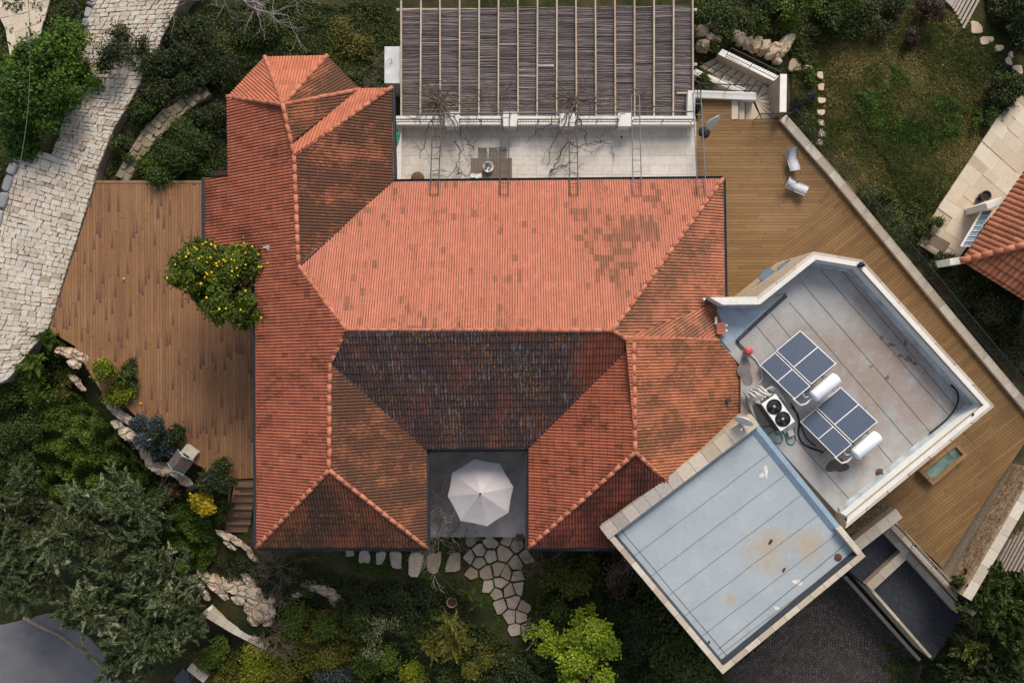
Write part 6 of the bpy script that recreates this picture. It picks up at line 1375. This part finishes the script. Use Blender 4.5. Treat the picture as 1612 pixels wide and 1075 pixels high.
bare('bare_shrub','tangled leafless shrub between house corner and courtyard',690,842,-.3,.8,14,M_BARKG,'bare shrub',n=12,L=1.05,r=.03,depth=3,spread=.6,trunk=False)
bare('bare_shrub','thin leafless climber reaching over the left side of the courtyard',688,790,-.1,1.5,19,M_BARKG,'bare shrub',n=8,L=.75,r=.018,depth=3,spread=.6,trunk=False)
bare('bare_shrub','leafless twigs below the right wing of the house',855,880,-.4,.6,16,M_TWIGB,'bare shrub',n=9,L=.8,r=.02,depth=3,spread=.55,trunk=False)
bare('bare_shrub','dry twiggy shrub in the yellow green shrubs at the bottom',440,1000,-1.8,.8,17,M_TWIGB,'bare shrub',n=10,L=.8,r=.02,depth=3,spread=.6,trunk=False)
bare('bare_shrub','small pale leafless sapling beside the lower crazy paving',848,985,-.5,1.0,18,M_BARKP,'bare shrub',n=6,L=.55,r=.025,depth=2,spread=.5)
bare('bare_shrub','leafless twigs growing next to the grey cabinet',598,125,-2.2,1.3,23,M_TWIGB,'bare shrub',n=7,L=.7,r=.018,depth=3,spread=.6,trunk=False)
# wall climbers on the terrace: trunk rises behind the parapet, long canes hang along the ladders
def cane(mb,pts,r0,r1,rg,wob=.06,twigs=4):
    Q=[Vector(p) for p in pts]; out=[]
    for i in range(len(Q)-1):
        for k in range(5): q=Q[i].lerp(Q[i+1],k/5); out.append(q+Vector((rg.gauss(0,wob),rg.gauss(0,wob),rg.gauss(0,wob*.5))))
    out.append(Q[-1]); n=len(out); rs=[r0+(r1-r0)*i/(n-1) for i in range(n)]; mb.tube(out,rs,5)
    for k in range(twigs):
        i=rg.randint(n//4,n-1); branchy(mb,out[i],(rg.gauss(0,1),rg.gauss(0,1),rg.gauss(0,.2)),rg.uniform(.35,.8),rs[i]*.5,2,rg,.7,2,4,0,.5,.005,.5)
def vine(label,px,py,canes,seed):
    rg=random.Random(seed); b=P(px,py,-2.6); t0=P(px,py,.4); b=Vector((t0.x,t0.y,-2.6)); o=thing('bare_vine',b,label,'vine'); mb=MB()
    for k in range(4): mb.tube([b+Vector((.08*k-.1,0,0)),b.lerp(t0,.6)+Vector((rg.gauss(0,.1),rg.gauss(0,.1),0)),t0+Vector((rg.gauss(0,.12),rg.gauss(0,.12),.3))],[.07,.06,.045],6)
    mb.build('trunk',M_VINE,o)
    for k in range(13):
        mb=MB(); a=2*math.pi*k/13; branchy(mb,t0+Vector((0,0,.25)),(math.cos(a),.6*math.sin(a)+.15,.25),rg.uniform(.6,1.1),.028,2,rg,.7,3,5,0,.5,.008,.6); mb.build('branch',M_VINE,o)
    for pts in canes:
        mb=MB(); cane(mb,[P(*p) for p in pts],.035,.012,rg); mb.build('cane',M_VINE,o)
vine('leafless vine with knotted trunk rising by the left ladder frame',693,163,[[(693,165,.8),(702,190,1.2),(698,215,1.3),(690,250,1.2)],[(697,165,.8),(715,185,1.0),(724,205,.9),(728,240,.5)],[(716,222,.6),(722,238,.5),(719,262,.3),(706,282,.2)],[(719,275,.3),(735,279,.76)],[(694,170,.8),(676,195,1.2),(668,225,1.0),(660,250,.6)],[(703,172,.8),(718,205,1.3),(735,222,.8),(745,232,.3),(738,240,.1)],[(700,160,.7),(725,165,.8),(748,178,.9),(758,195,.9),(772,202,.9)],[(696,168,.8),(690,215,1.6),(688,250,2.2)]],31)
vine('leafless vine with knotted trunk rising by the third ladder frame',906,160,[[(903,160,.8),(896,190,1.3),(894,220,1.5),(880,245,.7),(876,262,.3),(866,272,.1),(872,265,.05)],[(894,220,1.5),(905,232,.9),(925,228,.5),(950,222,.2)],[(908,168,.8),(918,205,1.1),(925,225,.6),(940,222,.3),(962,226,.1)],[(903,165,.8),(885,200,1.0),(868,232,.5),(862,262,.1)],[(903,160,.8),(880,178,.9),(865,195,.8),(845,205,.5),(828,225,.2)],[(900,160,.5),(870,152,.4),(845,160,.3),(815,170,.4)],[(866,272,.1),(885,262,.1),(900,255,.05)]],37)
bare('bare_vine','thin leafless climber on the pergola between the second and third ladder',775,165,-.2,.2,41,M_VINE,'vine',n=7,L=.9,r=.015,depth=2,spread=.6,trunk=False,flat=.3)
bare('bare_vine','small leafless tuft on the pergola beside the fourth ladder',1013,168,-.2,.2,43,M_VINE,'vine',n=8,L=.5,r=.012,depth=2,spread=.6,trunk=False,flat=.3)
# --- rocks
def rock(px,py,r,label,h=.5,seed=1,asp=1.0,rz=0,name='boulder',dz=0,m=None,cat='boulder',group=None,cut=.35,z=None):
    g=G(px,py) if z is None else P(px,py,z); rr=r/33; bm=bmesh.new(); bmesh.ops.create_icosphere(bm,subdivisions=4,radius=1); rg=random.Random(seed); o_=Vector((rg.uniform(-50,50),rg.uniform(-50,50),0)); Rz=Matrix.Rotation(rz,3,'Z')
    for v in bm.verts:
        n=v.co.normalized(); cell=mnoise.cell(n*1.6+o_); f=1+.30*mnoise.noise(n*1.5+o_)+.18*mnoise.noise(n*3.7+o_)+.09*mnoise.noise(n*8+o_)
        q=Vector((n.x*f*rr,n.y*f*rr*asp,n.z*f*rr*h)); q.x=round(q.x/(.16*rr))*.16*rr*.45+q.x*.55; q.z=min(q.z,rr*h*.75+.04*mnoise.noise(q*4))
        v.co=Rz@q
    me=bpy.data.meshes.new(name); bm.to_mesh(me); bm.free(); a=me.attributes.new('tint','FLOAT','FACE'); a.data.foreach_set('value',np.clip(NR.normal(rg.uniform(.4,.8),.12,len(me.polygons)),0,1).astype(np.float32))
    o=link(name,me,m or M_ROCK,None,Vector((g.x,g.y,g.z+dz))); return tag(o,label,cat,group)
def outcrop(label,pts,seed,m=None,z=None,h=.36,name='rock_outcrop'):
    # one continuous outcrop: overlapping lobes merged in one mesh
    rg=random.Random(seed); bm=bmesh.new(); g0=G(*pts[0][:2]) if z is None else P(*pts[0][:2],z); T=[]
    for (px,py,r,asp,rz) in pts:
        g=(G(px,py) if z is None else P(px,py,z))+Vector((0,0,.05)); rr=r*1.12/33; o_=Vector((rg.uniform(-50,50),rg.uniform(-50,50),0)); ret=bmesh.ops.create_icosphere(bm,subdivisions=4,radius=1); Rz=Matrix.Rotation(R(rz),3,'Z')
        for v in ret['verts']:
            n=v.co.normalized(); f=1+.32*mnoise.noise(n*1.4+o_)+.22*mnoise.noise(n*3.3+o_)+.13*mnoise.noise(n*7+o_)+.06*mnoise.noise(n*15+o_)
            q=Vector((n.x*f*rr,n.y*f*rr*asp,n.z*f*rr*h)); q.z=min(q.z,rr*h*.7+.08*mnoise.noise(q*3+o_)+.05*mnoise.noise(q*9+o_)); q.x=.6*q.x+.4*round(q.x/(.2*rr))*.2*rr
            v.co=Rz@q+g-g0
    me=bpy.data.meshes.new(name); bm.to_mesh(me); bm.free(); a=me.attributes.new('tint','FLOAT','FACE'); a.data.foreach_set('value',np.clip(NR.normal(.6,.16,len(me.polygons)),0,1).astype(np.float32))
    return tag(link(name,me,m or M_ROCK,None,g0),label,'rock')
outcrop('large pinkish white limestone outcrop on the slope below the wooden stairs',[(322,905,13,.6,-50),(345,922,17,.6,-30),(368,920,18,.6,-20),(385,925,16,.8,30),(402,935,20,.7,-40),(415,958,20,.8,-40),(400,962,16,.5,-45),(392,910,12,.6,-40),(430,940,9,.6,80),(338,908,8,.7,10),(352,935,9,.6,-40),(376,944,10,.6,-30),(398,976,10,.5,-50),(424,978,9,.6,20)],1)
outcrop('layered limestone outcrop by the lower left house corner',[(352,842,12,.35,-35),(372,850,14,.3,-38),(388,862,12,.3,-38),(398,876,10,.4,-45),(362,858,10,.3,-35)],2,z=-.9)
outcrop('cream limestone outcrop above the rounded green shrub',[(488,920,14,.6,-20),(510,925,18,.5,-25),(525,935,14,.5,-30),(470,932,10,.6,30),(530,948,12,.5,-30)],3)
outcrop('yellowish rock ledge at the far left corner of the left deck',[(112,556,14,.55,-20),(128,560,16,.5,-25),(98,552,9,.6,-10),(118,572,10,.6,-30)],4,z=-.15)
outcrop('small limestone ledge below the yellowish deck corner ledge',[(120,598,10,.5,-45),(128,608,8,.5,-45)],5,z=-.6)
outcrop('long limestone ledge following the lower left deck edge',[(178,640,12,.5,-40),(190,652,14,.45,-40),(203,660,11,.5,-45),(200,682,13,.6,-35),(185,668,9,.6,-30),(212,690,8,.6,-40),(176,632,8,.6,-70)],6,z=-.3)
outcrop('pinkish rocks directly below the dog house',[(232,718,11,.6,-40),(240,732,10,.6,-30),(258,738,15,.6,-15),(278,745,12,.5,-20),(292,757,11,.6,-30),(225,708,8,.6,-60)],7,z=-.4)
for i,(a,b,r,l) in enumerate(((455,946,9,'small round boulder beside the cream outcrop'),(522,968,8,'single pale boulder between two shrubs in the lower garden'),(545,970,6,'small pale stone at the right end of the lower boulder row'),(515,962,8,'angular boulder left of the single pale one'),(195,822,9,'isolated pale boulder in the green thicket'),(86,797,9,'small boulder at the edge of the olive trees'),(304,912,11,'boulder topping the short stone edge by the olive trees'),(318,920,10,'boulder in the middle of the short stone edge by the olive trees'),(326,936,9,'lowest boulder of the short stone edge by the olive trees'),(295,905,7,'smallest boulder at the upper end of the short stone edge'),(333,862,5,'tiny white stone in the grass left of the wooden stairs'))):
    rock(a,b,r,l,.6,30+i,.8,i,group='loose boulders on the lower slope')
M_RK2=rockmat('garden_wall_rock',[(.38,.28,.18),(.48,.37,.26),(.58,.48,.37)],(.16,.105,.06),1.1)
o=thing('rubble_wall',P(1150,75,-2.4),'rough limestone rubble wall above the garden stairs','wall')
RW=[(1098,62,15,.8),(1100,82,14,.8),(1112,52,9,.9),(1122,56,10,1),(1138,60,9,1.1),(1150,66,10,1.2),(1160,72,10,1.3),(1170,78,10,1.4),(1182,80,11,1.5),(1195,84,11,1.5),(1207,90,12,1.6),(1220,88,12,2.0),(1228,80,11,2.2),(1234,72,9,1.4),(1215,106,9,.8),(1110,70,12,.8),(1123,72,9,.9)]
for i,(a,b,r,asp) in enumerate(RW):
    x=rock(a,b,r*.80,'x',1.6,60+i,asp,R(-25),'rubble_stone',dz=.75,m=M_RK2); 
    for key in ('label','category'): del x[key]
    x.location=Vector(x.location)-WL[o.name]; x.parent=o
wall('garden_wall','low pale stone retaining wall on the slope below the limestone outcrop',[P(331,960,-1.6),P(372,985,-1.8),P(425,1012,-2.0)],.35,-3.2,-1.5,side=1,cope=.12,core=M_WALLST,seg=.45,z1b=-1.9)
wall('garden_wall','short white wall arm branching towards the olive trees',[P(331,962,-1.6),P(297,1000,-2)],.2,-3.2,-1.5,side=1,cope=.06,core=M_WHITE,seg=.6,z1b=-2.2)
m=MB(); a=P(312,1058,-2.6); m.box((a.x,a.y,-2.9),(.55,.22,.4),R(-38)); single(m,'gate_block',M_COPE,'pale stone block at the bottom edge beside the road kerb','block',bevel=.03)
m=MB(); a=P(290,1070,-3); m.box((a.x,a.y,-3.3),(.45,.5,.08),R(-38)); 
for k in range(4): m.box((a.x-.3+k*.2,a.y,-3.18),(.03,.5,.03),R(-38))
single(m,'metal_grid',M_STEEL,'grey metal grid plate below the pale stone block','grate')
# --- stepping stones
M_FLAG=stonemat('flagstone',[(.27,.205,.155),(.35,.28,.225),(.42,.35,.29)],scale=4,bump=.01,dirt=.6,dirtc=(.16,.12,.09)); M_FLAGL=stonemat('flagstone_light',[(.48,.36,.24),(.56,.45,.34)],scale=4,bump=.01,dirt=.3,dirtc=(.3,.2,.13))
def flag(mb,px,py,rx,ry,z,seed,tint=.5,th=.07):
    rg=random.Random(seed); c=P(px,py,z); s=(CAMH-z)/FPX; n=13; ph=[rg.uniform(0,6.3) for _ in range(3)]; pts=[]
    for k in range(n):
        th_=2*math.pi*k/n; q=1+.13*math.sin(2*th_+ph[0])+.10*math.sin(3*th_+ph[1])+rg.uniform(-.09,.07); e=.6
        pts.append((c.x+math.copysign(abs(math.cos(th_))**e,math.cos(th_))*rx*s*q,c.y+math.copysign(abs(math.sin(th_))**e,math.sin(th_))*ry*s*q))
    mb.prism(pts,z-th,z,tint,bevel=.015)
SS=[(1252,102,9,11.5,'largest pentagonal stepping stone nearest the limestone boulders'),(1272,109,5.5,7,'small oblong stepping stone right of the largest one'),(1291.5,118.5,5,5.5,'first square stepping stone at the lawn edge'),(1293,137,5.5,5,'second stone down the straight row at the lawn edge'),(1293.5,158,6,5,'triangular third stone in the straight row at the lawn edge'),(1293,177,5.5,5,'fourth stone down the straight row at the lawn edge'),(1293,193,5,5,'fifth stone down the straight row at the lawn edge'),(1294,210,6.2,6,'round sixth stone in the row at the lawn edge'),(1290.5,224,5.5,5,'last stone of the row under the deck railing')]
for i,(a,b,rx,ry,l) in enumerate(SS):
    mb=MB(); z=G(a,b).z+.16; flag(mb,a,b,rx,ry,z,i+3,rng.random(),.14); single(mb,'stepping_stone',M_FLAGL,l,'stepping stone','stepping stones along the lawn')
for i,(a,b,rx,ry,l) in enumerate(((1537.5,44,9,9.5,'squarish stone at the foot of the timber walkway'),(1553.5,63.5,10.5,6.5,'wide flat stone below the squarish one by the walkway'),(1573,76,6.5,5.5,'pale stone in the middle of the upper right curve'),(1592.5,86,3,4.5,'smallest narrow stone of the upper right curve'),(1588.5,96.5,5,6,'stone just below the smallest narrow one at upper right'),(1603,109.5,8,6.5,'last stone of the upper right curve at the picture edge'))):
    mb=MB(); z=G(a,b).z+.16; flag(mb,a,b,rx,ry,z,i+30,rng.random(),.14); single(mb,'stepping_stone',M_FLAGL,l,'stepping stone','stepping stones at the upper right')
for i,(a,b,rx,ry,l) in enumerate(((550,870,7,6,'leftmost stepping stone half hidden under the lower roof eave'),(573.6,876.7,8,11,'pointed stepping stone second from the left along the eave'),(598.7,878,7.5,10,'narrow stepping stone third from the left along the eave'),(623,881,10,12.5,'rounded stepping stone in the middle of the eave row'),(653.7,888,11.5,18,'largest stepping stone of the eave row with twigs over it'),(683,886,10,17,'tall stepping stone second from the right in the eave row'),(713.8,886,11.5,15,'rightmost stepping stone of the eave row near the crazy paving'))):
    mb=MB(); z=G(a,b).z+.12; flag(mb,a,b,rx,ry,z,i+50,rng.random(),.12); single(mb,'stepping_stone',M_FLAG,l,'stepping stone','stepping stones along the lower eave')
cover('undergrowth',[(1560,98),(1592,118),(1640,128),(1640,150),(1570,152)],2500,.13,.08,'deep',39,.35)
# crazy paving: tightly fitted irregular slabs grown from scattered seeds
CPZ=[P(a,b,-.3) for a,b in [(733,846),(826,846),(831,880),(826,935),(842,1000),(812,1006),(793,962),(770,928),(738,906)]]
rg=random.Random(12); seeds=[]; tries=0
bx=[p.x for p in CPZ]; by=[p.y for p in CPZ]
while tries<4000:
    tries+=1; q=Vector((rg.uniform(min(bx)-.5,max(bx)+.5),rg.uniform(min(by)-.5,max(by)+.5)))
    if all((q-o_).length>(.52 if k_%3 else .40) for k_,o_ in enumerate(seeds)): seeds.append(q)
mb=MB()
for q in seeds:
    if not in_poly(q.x,q.y,CPZ): continue
    poly=[q+Vector((1.2*math.cos(a*.785),1.2*math.sin(a*.785))) for a in range(8)]
    for o_ in seeds:
        if o_ is q or (o_-q).length>2.2: continue
        m_=(q+o_)/2; n_=(o_-q).normalized(); out=[]
        for k in range(len(poly)):
            a,b=poly[k],poly[(k+1)%len(poly)]; da,db=(a-m_).dot(n_),(b-m_).dot(n_)
            if da<=0: out.append(a)
            if da*db<0: out.append(a.lerp(b,da/(da-db)))
        poly=out
    if len(poly)<3: continue
    poly=[p+(q-p).normalized()*rg.uniform(.035,.07) for p in poly]; o2=[]
    for k in range(len(poly)):
        p=poly[k]; o2+=[p.lerp(poly[k-1],.09)+Vector((rg.gauss(0,.012),rg.gauss(0,.012))),p.lerp(poly[(k+1)%len(poly)],.09)+Vector((rg.gauss(0,.012),rg.gauss(0,.012)))]
    z=gh(q.x,q.y)+.11; mb.prism(o2,z-.12,z,rg.random(),bevel=.014)
struct(mb,'crazy_paving_path',M_FLAG)
